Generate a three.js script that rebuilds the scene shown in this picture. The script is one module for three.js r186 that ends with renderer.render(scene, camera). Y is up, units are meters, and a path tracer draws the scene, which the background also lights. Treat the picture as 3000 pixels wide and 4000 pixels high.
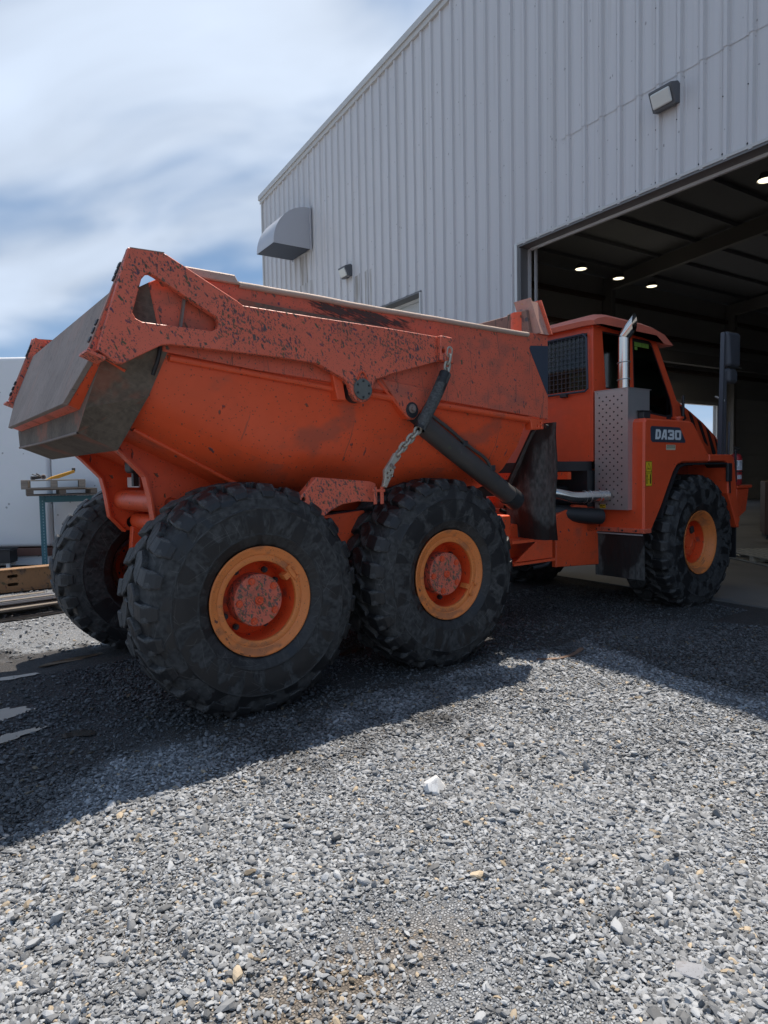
import * as THREE from 'three';
import { mergeGeometries, toCreasedNormals } from 'three/addons/utils/BufferGeometryUtils.js';
import { FontLoader } from 'three/addons/loaders/FontLoader.js';
import { TextGeometry } from 'three/addons/geometries/TextGeometry.js';
import { RoundedBoxGeometry } from 'three/addons/geometries/RoundedBoxGeometry.js';

// ---------------------------------------------------------------- camera, sky, sun, exposure
const scene = new THREE.Scene();
const camera = new THREE.PerspectiveCamera(75.14, 768 / 1024, 0.05, 600);
const AZ = THREE.MathUtils.degToRad(37.1), PITCH = THREE.MathUtils.degToRad(3.16);
camera.position.set(-1.952, 1.55, 5.275);
camera.lookAt(camera.position.x + Math.sin(AZ) * Math.cos(PITCH), camera.position.y - Math.sin(PITCH), camera.position.z - Math.cos(AZ) * Math.cos(PITCH));
camera.rotateZ(-THREE.MathUtils.degToRad(1.05));
scene.add(camera);

const renderer = new THREE.WebGLRenderer({ antialias: true });
renderer.setSize(768, 1024);
renderer.toneMapping = THREE.LinearToneMapping;
renderer.toneMappingExposure = 1.38;
renderer.shadowMap.enabled = true;

const SUN_DIR = new THREE.Vector3(0.37, 1, -0.22).normalize();
const sun = new THREE.DirectionalLight(0xfff4e6, 5);
sun.position.copy(SUN_DIR).multiplyScalar(60);
sun.castShadow = true;
sun.shadow.mapSize.set(4096, 4096);
Object.assign(sun.shadow.camera, { left: -22, right: 22, top: 22, bottom: -22, near: 1, far: 140 });
scene.add(sun, sun.target);

// ---------------------------------------------------------------- random numbers and noise
function rng(seed) { let a = seed >>> 0; return () => { a = (a + 0x6d2b79f5) >>> 0; let t = Math.imul(a ^ (a >>> 15), 1 | a); t = (t + Math.imul(t ^ (t >>> 7), 61 | t)) ^ t; return ((t ^ (t >>> 14)) >>> 0) / 4294967296; }; }
function h2(x, y, s) { let h = Math.imul(x, 374761393) ^ Math.imul(y, 668265263) ^ Math.imul(s, 1274126177); h = Math.imul(h ^ (h >>> 13), 1274126177); return ((h ^ (h >>> 16)) >>> 0) / 4294967296; }
const sm = t => t * t * (3 - 2 * t);
const mix = (a, b, t) => a + (b - a) * t;
const clamp = (x, a = 0, b = 1) => Math.min(b, Math.max(a, x));
const step = (a, b, x) => sm(clamp((x - a) / (b - a)));
const mod = (a, n) => ((a % n) + n) % n;
function vn(x, y, s, px = 0, py = 0) {            // value noise, periodic if px, py are given
  let xi = Math.floor(x), yi = Math.floor(y); const fx = sm(x - xi), fy = sm(y - yi);
  let x1 = xi + 1, y1 = yi + 1;
  if (px) { xi = mod(xi, px); x1 = mod(x1, px); } if (py) { yi = mod(yi, py); y1 = mod(y1, py); }
  return mix(mix(h2(xi, yi, s), h2(x1, yi, s), fx), mix(h2(xi, y1, s), h2(x1, y1, s), fx), fy);
}
function fbm(x, y, s, o = 5, px = 0, py = 0) { let v = 0, a = 0.5, n = 0; for (let i = 0; i < o; i++) { v += a * vn(x, y, s + i * 17, px, py); n += a; a *= 0.5; x *= 2; y *= 2; px *= 2; py *= 2; } return v / n; }

const OX = 8.1, OZ = 5.5;
// the sky: thin broken cloud over blue
{
  const W = 1792, H = 896, d = new Float32Array(W * H * 4);
  for (let j = 0; j < H; j++) for (let i = 0; i < W; i++) {
    const th = Math.PI * (j + 0.5) / H, ph = 2 * Math.PI * (i + 0.5) / W;
    const y = -Math.cos(th), r = Math.sin(th);                 // row 0 is the bottom of the picture
    const x = -Math.cos(ph) * r, z = -Math.sin(ph) * r;
    let c;
    if (y < -0.1) { d.set([0.2, 0.2, 0.2, 1], (j * W + i) * 4); continue; }
    const e = Math.max(y, 0);
    const k = 1 / (e + 0.22);
    const u = x * k * 1.25 + OX, v = z * k * 1.25 + OZ;
    const wx = fbm(u * 0.9 + 3.1, v * 0.9, 11, 3), wy = fbm(u * 0.9, v * 0.9 + 7.7, 23, 3);
    const ca = Math.cos(0.9), sa = Math.sin(0.9);
    const ru = (u * ca + v * sa) * 0.75 + wx * 0.55, rv = (-u * sa + v * ca) * 1.2 + wy * 0.55;
    const n = fbm(ru, rv, 5, 6), m = fbm(ru * 2.2 + 9, rv * 2.6, 31, 6);
    const cov = step(0.36, 0.64, n + 0.38 * (m - 0.5));
    const hz = Math.pow(1 - e, 5);
    const blue = [mix(0.080, 0.36, hz), mix(0.19, 0.49, hz), mix(0.385, 0.64, hz)];
    const lit = 0.56 + 0.70 * m;
    const sd = x * SUN_DIR.x + y * SUN_DIR.y + z * SUN_DIR.z;
    const glow = 0.30 * Math.pow(Math.max(sd, 0), 6);
    const cl = [0.47 * lit + glow, 0.545 * lit + glow, 0.66 * lit + glow];
    c = [0, 1, 2].map(q => mix(blue[q] + glow * 0.6, cl[q], 0.90 * cov + 0.06));
    if (y < 0) { const t = step(0, -0.08, y); c = [mix(c[0], 0.2, t), mix(c[1], 0.2, t), mix(c[2], 0.2, t)]; }
    d.set([c[0], c[1], c[2], 1], (j * W + i) * 4);
  }
  const sky = new THREE.DataTexture(d, W, H, THREE.RGBAFormat, THREE.FloatType);
  sky.mapping = THREE.EquirectangularReflectionMapping; sky.magFilter = THREE.LinearFilter; sky.minFilter = THREE.LinearFilter; sky.needsUpdate = true;
  scene.background = sky; scene.environment = sky;
}

// ---------------------------------------------------------------- textures
const lin = c => c.map(v => v <= 0.0031308 ? v * 12.92 : 1.055 * Math.pow(v, 1 / 2.4) - 0.055);   // linear colour to sRGB
class Tex {
  constructor(n, col, rough = 0.6) { this.n = n; this.c = new Float32Array(n * n * 3); this.r = new Float32Array(n * n).fill(rough); this.b = new Float32Array(n * n); for (let i = 0; i < n * n; i++) this.c.set(col, i * 3); }
  each(f) { const n = this.n; for (let y = 0; y < n; y++) for (let x = 0; x < n; x++) { const i = y * n + x; f(x / n, y / n, i); } return this; }
  tint(i, col, t, rough) { for (let q = 0; q < 3; q++) this.c[i * 3 + q] = mix(this.c[i * 3 + q], col[q], t); if (rough !== undefined) this.r[i] = mix(this.r[i], rough, t); }
  mul(i, k) { for (let q = 0; q < 3; q++) this.c[i * 3 + q] *= k; }
  blob(cx, cy, a, b, ang, col, t, rough, ragged = 0.5, bump = 0, seed = 1) {   // ragged ellipse, wraps round
    const n = this.n, R = Math.ceil(Math.max(a, b) * (1 + ragged)) + 1, ca = Math.cos(ang), sa = Math.sin(ang);
    for (let dy = -R; dy <= R; dy++) for (let dx = -R; dx <= R; dx++) {
      const u = (dx * ca + dy * sa) / a, v = (-dx * sa + dy * ca) / b; let q = Math.sqrt(u * u + v * v);
      q += ragged * (vn(dx / (0.5 * a + 1) + seed, dy / (0.5 * b + 1), 77) - 0.5);
      if (q < 1) { const i = mod(Math.round(cy + dy), n) * n + mod(Math.round(cx + dx), n); const k = Math.min(1, (1 - q) * Math.min(a, b) + 0.3); this.tint(i, col, t * k, rough); this.b[i] += bump * k; }
    }
  }
  maps(size, { bump = 0, sx = 1, sy = 1 } = {}) {
    const n = this.n, C = new Uint8Array(n * n * 4), R = new Uint8Array(n * n * 4), B = new Uint8Array(n * n * 4);
    let lo = 1e9, hi = -1e9; for (const v of this.b) { lo = Math.min(lo, v); hi = Math.max(hi, v); }
    for (let i = 0; i < n * n; i++) { const s = lin([this.c[i * 3], this.c[i * 3 + 1], this.c[i * 3 + 2]]); for (let q = 0; q < 3; q++) C[i * 4 + q] = clamp(s[q]) * 255; C[i * 4 + 3] = 255; R[i * 4] = R[i * 4 + 1] = R[i * 4 + 2] = clamp(this.r[i]) * 255; R[i * 4 + 3] = 255; const b = (this.b[i] - lo) / (hi - lo + 1e-9) * 255; B[i * 4] = B[i * 4 + 1] = B[i * 4 + 2] = b; B[i * 4 + 3] = 255; }
    const mk = (a, srgb) => { const t = new THREE.DataTexture(a, n, n); t.wrapS = t.wrapT = THREE.RepeatWrapping; t.magFilter = THREE.LinearFilter; t.minFilter = THREE.LinearMipmapLinearFilter; t.generateMipmaps = true; if (srgb) t.colorSpace = THREE.SRGBColorSpace; t.repeat.set(sx / size, sy / size); t.needsUpdate = true; return t; };
    const o = { map: mk(C, true), roughnessMap: mk(R), roughness: 1 };
    if (bump) { o.bumpMap = mk(B); o.bumpScale = bump; }
    return o;
  }
}
const std = (o) => new THREE.MeshStandardMaterial({ metalness: 0, side: THREE.DoubleSide, ...o });
const flat = (r, g, b, rough = 0.6, metal = 0) => { const m = std({ roughness: rough, metalness: metal }); m.color.setRGB(r, g, b); return m; };

function paintTex(seed, base, { n = 1024, chips = 0, chipSize = 5, chipCol = [0.075, 0.062, 0.055], specks = 0, grime = 0.25, dust = 0.0, rough = 0.45, slant = 0.5, streaks = 0, dent = 0 }) {
  const t = new Tex(n, base, rough), R = rng(seed);
  t.each((x, y, i) => {
    const a = fbm(x * 4, y * 4, seed, 5, 4, 4), b = fbm(x * 24, y * 24, seed + 3, 3, 24, 24);
    t.mul(i, 1 + 0.16 * (a - 0.5) + 0.10 * (b - 0.5));
    if (grime) t.tint(i, [0.10, 0.075, 0.06], grime * step(0.55, 0.8, fbm(x * 6, y * 9, seed + 9, 5, 6, 9)), 0.8);
    if (dust) t.tint(i, [0.34, 0.27, 0.22], dust * (0.4 + 0.6 * fbm(x * 9, y * 9, seed + 21, 5, 9, 9)), 0.75);
    t.b[i] = dent ? 0.05 * b + dent * fbm(x * 5, y * 5, seed + 70, 3, 5, 5) : 0.35 * b;
  });
  for (let k = 0; k < streaks; k++) { const L = 20 + R() * 90; t.blob(R() * n, R() * n, 1.3 + R() * 2.2, L, (R() - 0.5) * 0.5, [0.09, 0.075, 0.065], 0.35 + 0.4 * R(), 0.8, 0.7, 0, k); }
  for (let k = 0; k < chips; k++) {
    const cl = fbm(k * 0.013, 0.5, seed + 50, 2); let cx = R() * n, cy = R() * n;
    if (fbm(cx / n * 7, cy / n * 7, seed + 51, 3, 7, 7) < 0.24 + 0.34 * R()) continue;
    const s = chipSize * (0.42 + Math.pow(R(), 3) * 1.9);
    t.blob(cx, cy, s * (0.55 + 0.5 * R()), s * (0.9 + 1.4 * R()), slant + (R() - 0.5) * 1.2, chipCol.map(v => v * (0.75 + 0.8 * R())), 0.70 + 0.28 * R(), 0.85, 0.9, -1, k * 3.7);
  }
  for (let k = 0; k < specks; k++) t.blob(R() * n, R() * n, 1 + R() * 1.3, 1 + R() * 2, R() * 3, [0.08, 0.06, 0.05], 0.75, 0.85, 0.3, -0.4, k);
  return t;
}
const ORANGE = [0.78, 0.090, 0.022];
const M = {};
M.orangeChip = std(paintTex(3, [0.71, 0.130, 0.066], { chips: 10500, chipSize: 3.1, specks: 4200, dust: 0.08, grime: 0.15 }).maps(1.25, { bump: 0.0012 }));
M.orangeDust = std(paintTex(5, [0.69, 0.108, 0.048], { n: 768, chips: 900, chipSize: 2.6, specks: 2600, dust: 0.16, grime: 0.35, streaks: 60 }).maps(1.3, { bump: 0.0008 }));
M.orange = std(paintTex(7, ORANGE, { n: 768, chips: 150, chipSize: 2.4, specks: 1100, grime: 0.42, dust: 0.06, streaks: 5, rough: 0.4, dent: 1 }).maps(1.5, { bump: 0.010 }));
M.orangeCab = std(paintTex(9, [0.73, 0.084, 0.027], { chips: 0, specks: 60, grime: 0.10, dust: 0.03, rough: 0.32, n: 512 }).maps(1.6));
M.orangeRoof = std(paintTex(11, [0.66, 0.13, 0.072], { specks: 40, grime: 0.08, dust: 0.28, rough: 0.45, n: 512 }).maps(1.6));
M.rimYellow = std(paintTex(13, [0.72, 0.215, 0.052], { n: 512, chips: 90, chipSize: 3, chipCol: [0.12, 0.06, 0.03], specks: 500, grime: 0.45, rough: 0.5 }).maps(0.7, { bump: 0.0006 }));
M.hubChip = std(paintTex(15, [0.64, 0.145, 0.085], { n: 512, chips: 3400, chipSize: 3.8, chipCol: [0.11, 0.085, 0.06], specks: 800, grime: 0.4, rough: 0.6 }).maps(0.55, { bump: 0.0012 }));
M.rimRed = std(paintTex(17, ORANGE, { n: 512, chips: 60, chipSize: 3, specks: 600, grime: 0.7, rough: 0.5 }).maps(0.7));
M.steelDirt = (() => {
  const n = 768, t = new Tex(n, [0.235, 0.188, 0.165], 0.8), R = rng(21);
  t.each((x, y, i) => { const a = fbm(x * 5, y * 4, 61, 6, 5, 4), b = fbm(x * 90, y * 14, 63, 4, 90, 14); t.mul(i, 0.72 + 0.45 * a + 0.35 * (b - 0.5)); t.tint(i, [0.36, 0.16, 0.11], 0.16 * step(0.5, 0.75, fbm(x * 12, y * 5, 66, 4, 12, 5))); t.b[i] = b; });
  for (let k = 0; k < 900; k++) t.blob(R() * n, R() * n, 1.2 + R() * 1.5, 3 + R() * 14, 0.25 + (R() - 0.5) * 0.5, R() < 0.6 ? [0.07, 0.06, 0.055] : [0.33, 0.28, 0.25], 0.6, 0.9, 0.6, -0.3, k);
  return std(t.maps(1.3, { bump: 0.0012 }));
})();
M.chuteDirt = (() => {
  const n = 768, t = new Tex(n, [0.125, 0.100, 0.076], 0.85), R = rng(23);
  t.each((x, y, i) => { const a = fbm(x * 6, y * 6, 71, 6, 6, 6), b = fbm(x * 60, y * 60, 73, 3, 60, 60); t.mul(i, 0.55 + 0.9 * a + 0.6 * (b - 0.5)); t.tint(i, [0.40, 0.10, 0.05], 0.35 * step(0.60, 0.72, fbm(x * 5, y * 5, 76, 5, 5, 5))); t.b[i] = b * 0.8 + a; });
  for (let k = 0; k < 700; k++) t.blob(R() * n, R() * n, 1 + R(), 6 + R() * 30, 1.2 + (R() - 0.5) * 0.4, [0.19, 0.15, 0.12], 0.35, 0.9, 0.6, 0.2, k);
  return std(t.maps(1.2, { bump: 0.002 }));
})();
M.tyre = (() => {       // u runs round the wheel, v from bead to bead; dried mud peels off dark wet rubber
  const n = 1024, t = new Tex(n, [0.014, 0.014, 0.015], 0.46), R = rng(31);
  t.each((x, y, i) => {
    const w = fbm(x * 30, y * 12, 83, 3, 30, 12);
    const p = fbm(x * 44, y * 13 + w * 1.6, 81, 6, 44, 13) + 0.10 * (fbm(x * 5, y * 3, 84, 3, 5, 3) - 0.5);
    const side = step(0.08, 0.14, y) * (1 - step(0.86, 0.92, y));
    const k = step(0.425, 0.49, p + 0.12 * (w - 0.5)) * (0.5 + 0.5 * side);
    const f = fbm(x * 160, y * 60, 85, 3, 160, 60);
    t.tint(i, [0.043, 0.044, 0.044].map(v => v * (0.2 + 1.6 * f)), 0.92 * k, 0.9);
    t.b[i] = k * 0.6 + 0.3 * f;
  });
  for (let k = 0; k < 500; k++) t.blob(R() * n, R() * n, 0.8, 8 + R() * 46, R() * 3.2, [0.20, 0.20, 0.19], 0.35, 0.9, 0.2, 0, k);
  const m = std(t.maps(1, { bump: 0.002 })); return m;
})();
M.lug = (() => { const n = 512, t = new Tex(n, [0.018, 0.018, 0.019], 0.5); t.each((x, y, i) => { const p = fbm(x * 6, y * 6, 91, 6, 6, 6), f = fbm(x * 60, y * 60, 93, 3, 60, 60); t.tint(i, [0.070, 0.071, 0.071].map(v => v * (0.4 + 1.2 * f)), 0.85 * step(0.50, 0.55, p), 0.85); t.b[i] = f + 0.6 * step(0.5, 0.55, p); }); return std(t.maps(0.5, { bump: 0.0015 })); })();
M.flap = (() => { const n = 512, t = new Tex(n, [0.014, 0.014, 0.015], 0.6); t.each((x, y, i) => { const p = fbm(x * 5, y * 3, 95, 6, 5, 3), f = fbm(x * 70, y * 30, 97, 3, 70, 30); t.tint(i, [0.095, 0.100, 0.098].map(v => v * (0.3 + 1.1 * f)), 0.9 * step(0.45, 0.56, p), 0.95); t.b[i] = fbm(x * 8, y * 3, 99, 4, 8, 3) * 2 + 0.3 * f; }); return std(t.maps(1.3, { bump: 0.012 })); })();
M.rubber = flat(0.016, 0.016, 0.018, 0.55);
M.blackSteel = flat(0.028, 0.030, 0.033, 0.5);
M.cylinder = std(paintTex(41, [0.040, 0.044, 0.048], { n: 512, chips: 60, chipSize: 3, chipCol: [0.10, 0.09, 0.08], grime: 0.2, dust: 0.15, rough: 0.5 }).maps(0.8));
M.plasticBlack = flat(0.020, 0.021, 0.024, 0.5);
M.steel = flat(0.50, 0.50, 0.48, 0.42, 0.85);
M.chain = std(paintTex(43, [0.46, 0.43, 0.36], { n: 256, grime: 0.5, specks: 200, rough: 0.55 }).maps(0.3)); M.chain.metalness = 0.5;
M.chrome = flat(0.66, 0.62, 0.57, 0.16, 1);
M.brushed = (() => { const n = 512, t = new Tex(n, [0.52, 0.51, 0.51], 0.40); t.each((x, y, i) => { const b = fbm(x * 4, y * 220, 101, 3, 4, 220); t.mul(i, 0.94 + 0.12 * b); t.r[i] = 0.36 + 0.14 * b; }); const m = std(t.maps(0.6)); m.metalness = 0.75; return m; })();
M.glass = new THREE.MeshPhysicalMaterial({ transmission: 1, thickness: 0, roughness: 0.03, ior: 1.5, side: THREE.DoubleSide }); M.glass.color.setRGB(0.30, 0.36, 0.36);
M.navy = flat(0.035, 0.048, 0.072, 0.5);
M.galv = flat(0.36, 0.37, 0.38, 0.5, 0.3);
M.grout = flat(0.02, 0.02, 0.02, 0.8);
M.railDustSun = std(paintTex(45, [0.50, 0.36, 0.29], { n: 512, specks: 500, grime: 0.3, dust: 0.5, rough: 0.6 }).maps(0.8));  // dust and wear, with the sunlit brightness of the top painted in
M.palePink = std(paintTex(47, [0.52, 0.24, 0.18], { n: 512, chips: 500, chipSize: 4, chipCol: [0.30, 0.18, 0.13], specks: 300, grime: 0.2, dust: 0.5, rough: 0.7 }).maps(0.6));  // pale pink; sunlit brightness of the headboard channel is put into the colour
M.headDirt = std(paintTex(49, [0.22, 0.115, 0.085], { n: 512, chips: 300, specks: 500, grime: 0.7, dust: 0.2, streaks: 60, rough: 0.75 }).maps(1.1));
M.capGrey = std(paintTex(51, [0.12, 0.13, 0.12], { n: 256, specks: 60, grime: 0.4, rough: 0.6 }).maps(0.3));
M.smear = (() => { const n = 256, a = new Uint8Array(n * n * 4); for (let y = 0; y < n; y++) for (let x = 0; x < n; x++) { const u = x / n, v = y / n, e = step(0, 0.25, u) * step(1, 0.65, u) * step(0, 0.2, v) * step(1, 0.75, v); const f = fbm(u * 7 + v * 3, v * 5, 1201, 5), g = fbm(u * 70 + v * 46, v * 14 - u * 8, 1203, 4); const q = clamp(step(0.38, 0.58, f * 0.55 + g * 0.45 - 0.28 * (1 - e))) * 255; a.set([q, q, q, 255], (y * n + x) * 4); } const t = new THREE.DataTexture(a, n, n); t.magFilter = THREE.LinearFilter; t.needsUpdate = true; const m = std({ alphaMap: t, transparent: true, roughness: 0.85 }); m.color.setRGB(0.075, 0.045, 0.040); return m; })();

// ---------------------------------------------------------------- building helpers
const used = {};
const numbered = n => { used[n] = (used[n] || 0) + 1; return used[n] === 1 ? n : n + '_' + String(used[n] - 1).padStart(3, '0'); };
function mesh(name, geo, mat, parent) { const m = new THREE.Mesh(geo, mat); m.name = name; m.castShadow = m.receiveShadow = true; parent.add(m); return m; }
function group(name, parent) { const g = new THREE.Group(); g.name = name; parent.add(g); return g; }
function thing(name, label, category, grp) { const g = new THREE.Group(); g.name = numbered(name); g.userData = { label, category }; if (grp) g.userData.group = grp; scene.add(g); return g; }
function tag(o, label, category, grp) { o.name = numbered(o.name); o.userData = { ...o.userData, label, category }; if (grp) o.userData.group = grp; return o; }
function struct(name, geo, mat, label, category) { const m = mesh(numbered(name), geo, mat, scene); m.userData = { kind: 'structure', label, category }; return m; }
function muv(g, turn = 0) {                      // texture coordinates in metres, by the way each face looks
  g = g.index ? g.toNonIndexed() : g; const p = g.attributes.position, uv = new Float32Array(p.count * 2);
  const a = new THREE.Vector3(), b = new THREE.Vector3(), c = new THREE.Vector3(), n = new THREE.Vector3();
  for (let i = 0; i < p.count; i += 3) {
    a.fromBufferAttribute(p, i); b.fromBufferAttribute(p, i + 1); c.fromBufferAttribute(p, i + 2);
    n.crossVectors(b.clone().sub(a), c.clone().sub(a)); const x = Math.abs(n.x), y = Math.abs(n.y), z = Math.abs(n.z);
    [a, b, c].forEach((v, k) => { let q = z >= x && z >= y ? [v.x, v.y] : x >= y ? [v.z, v.y] : [v.x, v.z]; if (turn) q = [q[1], q[0]]; uv[(i + k) * 2] = q[0]; uv[(i + k) * 2 + 1] = q[1]; });
  }
  g.setAttribute('uv', new THREE.BufferAttribute(uv, 2)); return g;
}
function clean(g) { for (const k of Object.keys(g.attributes)) if (!['position', 'normal', 'uv'].includes(k)) g.deleteAttribute(k); g.morphAttributes = {}; return g; }
const merge = list => mergeGeometries(list.map(g => clean(g.index ? g.toNonIndexed() : g)));
function box(x0, x1, y0, y1, z0, z1, r = 0) {
  const w = Math.abs(x1 - x0), h = Math.abs(y1 - y0), d = Math.abs(z1 - z0);
  const g = r ? new RoundedBoxGeometry(w, h, d, 2, Math.min(r, w / 2.01, h / 2.01, d / 2.01)) : new THREE.BoxGeometry(w, h, d);
  g.translate((x0 + x1) / 2, (y0 + y1) / 2, (z0 + z1) / 2); return muv(g);
}
function plate(pts, z0, z1, bevel = 0.004, holes = []) {        // outline in x,y given a thickness in z
  const s = new THREE.Shape(pts.map(p => new THREE.Vector2(p[0], p[1])));
  for (const h of holes) s.holes.push(h.isPath ? h : new THREE.Path(h.map(p => new THREE.Vector2(p[0], p[1]))));
  const lo = Math.min(z0, z1), d = Math.abs(z1 - z0);
  const g = new THREE.ExtrudeGeometry(s, { depth: d - 2 * bevel, bevelEnabled: bevel > 0, bevelThickness: bevel, bevelSize: bevel, bevelOffset: -bevel, bevelSegments: 1, curveSegments: 10 });
  g.translate(0, 0, lo + bevel); return muv(g);
}
const circ = (cx, cy, r, n = 20) => Array.from({ length: n }, (_, i) => [cx + r * Math.cos(i / n * 2 * Math.PI), cy + r * Math.sin(i / n * 2 * Math.PI)]);
function plateX(pts, x0, x1, bevel = 0.004, holes = []) {       // outline in z,y given a thickness in x
  const g = plate(pts, 0, Math.abs(x1 - x0), bevel, holes); g.rotateY(-Math.PI / 2); g.translate(Math.max(x0, x1), 0, 0); return muv(g);
}
function tube(pts, r, seg = 24, rad = 10, closed = false) {
  const c = new THREE.CatmullRomCurve3(pts.map(p => new THREE.Vector3(...p)), closed, 'centripetal');
  return new THREE.TubeGeometry(c, seg, r, rad, closed);
}
function rod(a, b, r, rad = 14, r2 = r) {                        // a closed cylinder between two points
  const A = new THREE.Vector3(...a), B = new THREE.Vector3(...b), d = B.clone().sub(A), L = d.length();
  const g = new THREE.CylinderGeometry(r2, r, L, rad, 1); g.translate(0, L / 2, 0);
  g.applyQuaternion(new THREE.Quaternion().setFromUnitVectors(new THREE.Vector3(0, 1, 0), d.normalize())); g.translate(...a); return muv(g);
}
function bar(a, b, w, h, up = [0, 1, 0]) {                       // a square bar between two points
  const A = new THREE.Vector3(...a), B = new THREE.Vector3(...b), d = B.clone().sub(A), L = d.length(); d.normalize();
  const z = d.clone().cross(new THREE.Vector3(...up)).normalize(), y = z.clone().cross(d);
  const g = new THREE.BoxGeometry(L, h, w); g.applyMatrix4(new THREE.Matrix4().makeBasis(d, y, z)); g.translate((a[0] + b[0]) / 2, (a[1] + b[1]) / 2, (a[2] + b[2]) / 2); return muv(g);
}
function quads(list) {                                            // loose faces of 3 or 4 points
  const p = []; for (const q of list) { const t = q.length === 3 ? [0, 1, 2] : [0, 1, 2, 0, 2, 3]; for (const k of t) p.push(...q[k]); }
  const g = new THREE.BufferGeometry(); g.setAttribute('position', new THREE.Float32BufferAttribute(p, 3)); g.computeVertexNormals(); return muv(g);
}
function loft(secs, crease = 0.5) {                               // skin over sections with equal point counts
  const f = []; for (let i = 0; i + 1 < secs.length; i++) for (let k = 0; k + 1 < secs[i].length; k++) f.push([secs[i][k], secs[i + 1][k], secs[i + 1][k + 1], secs[i][k + 1]]);
  let g = quads(f); g = toCreasedNormals(g, crease); return muv(g);
}
const mirrorZ = g => { const q = g.clone(); q.scale(1, 1, -1); const p = q.index ? q.toNonIndexed() : q; for (const k of ['position', 'normal', 'uv']) { const a = p.attributes[k]; if (!a) continue; for (let i = 0; i < a.count; i += 3) for (let c = 0; c < a.itemSize; c++) { const t = a.array[(i + 1) * a.itemSize + c]; a.array[(i + 1) * a.itemSize + c] = a.array[(i + 2) * a.itemSize + c]; a.array[(i + 2) * a.itemSize + c] = t; } } return p; };
function lathe(prof, seg = 48) {                                  // profile of [radius, z], axis along z
  const g = new THREE.LatheGeometry(prof.map(p => new THREE.Vector2(p[0], p[1])), seg); g.rotateX(Math.PI / 2); return g;
}
const creased = (g, a = 0.5) => toCreasedNormals(g.index ? g.toNonIndexed() : g, a);

// ---------------------------------------------------------------- ground
const wetShadeMask = (x, z) => { const n = fbm(x * 1.3, z * 1.3 + 9, 217, 5) + 0.25 * (fbm(x * 6, z * 6, 219, 3) - 0.5); const q = z > 0.1 ? 0.5 + 0.45 * (n - 0.5) : n; return Math.max(step(0.36, 0.50, q + 0.45 - 0.285 * Math.abs(z - 0.1)) * step(-3.4, -2.4, x), step(0.40, 0.56, 0.5 + 0.7 * (n - 0.5) + 0.55 * (x - 2.95)) * step(-7, -5, z)); };  // real damp, widened to paint shade beside the truck and building
const groundY = (x, z) => {
  const f = 1 - step(4.6, 6.0, x);
  const far = Math.hypot(x + 1, z - 2);
  let y = 0.030 * (fbm(x * 0.9 + 5, z * 0.9 + 3, 201, 4) - 0.5) + 0.034 * (fbm(x * 3.2, z * 3.2, 203, 4) - 0.5);
  y -= 0.016 * Math.exp(-Math.pow((z - 3.72 + 0.25 * x * 0.2) / 0.28, 2)) * (0.5 + fbm(x * 1.5, z, 207, 3));
  return y * f * (1 - step(14, 40, far)) - 0.004;
};
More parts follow.
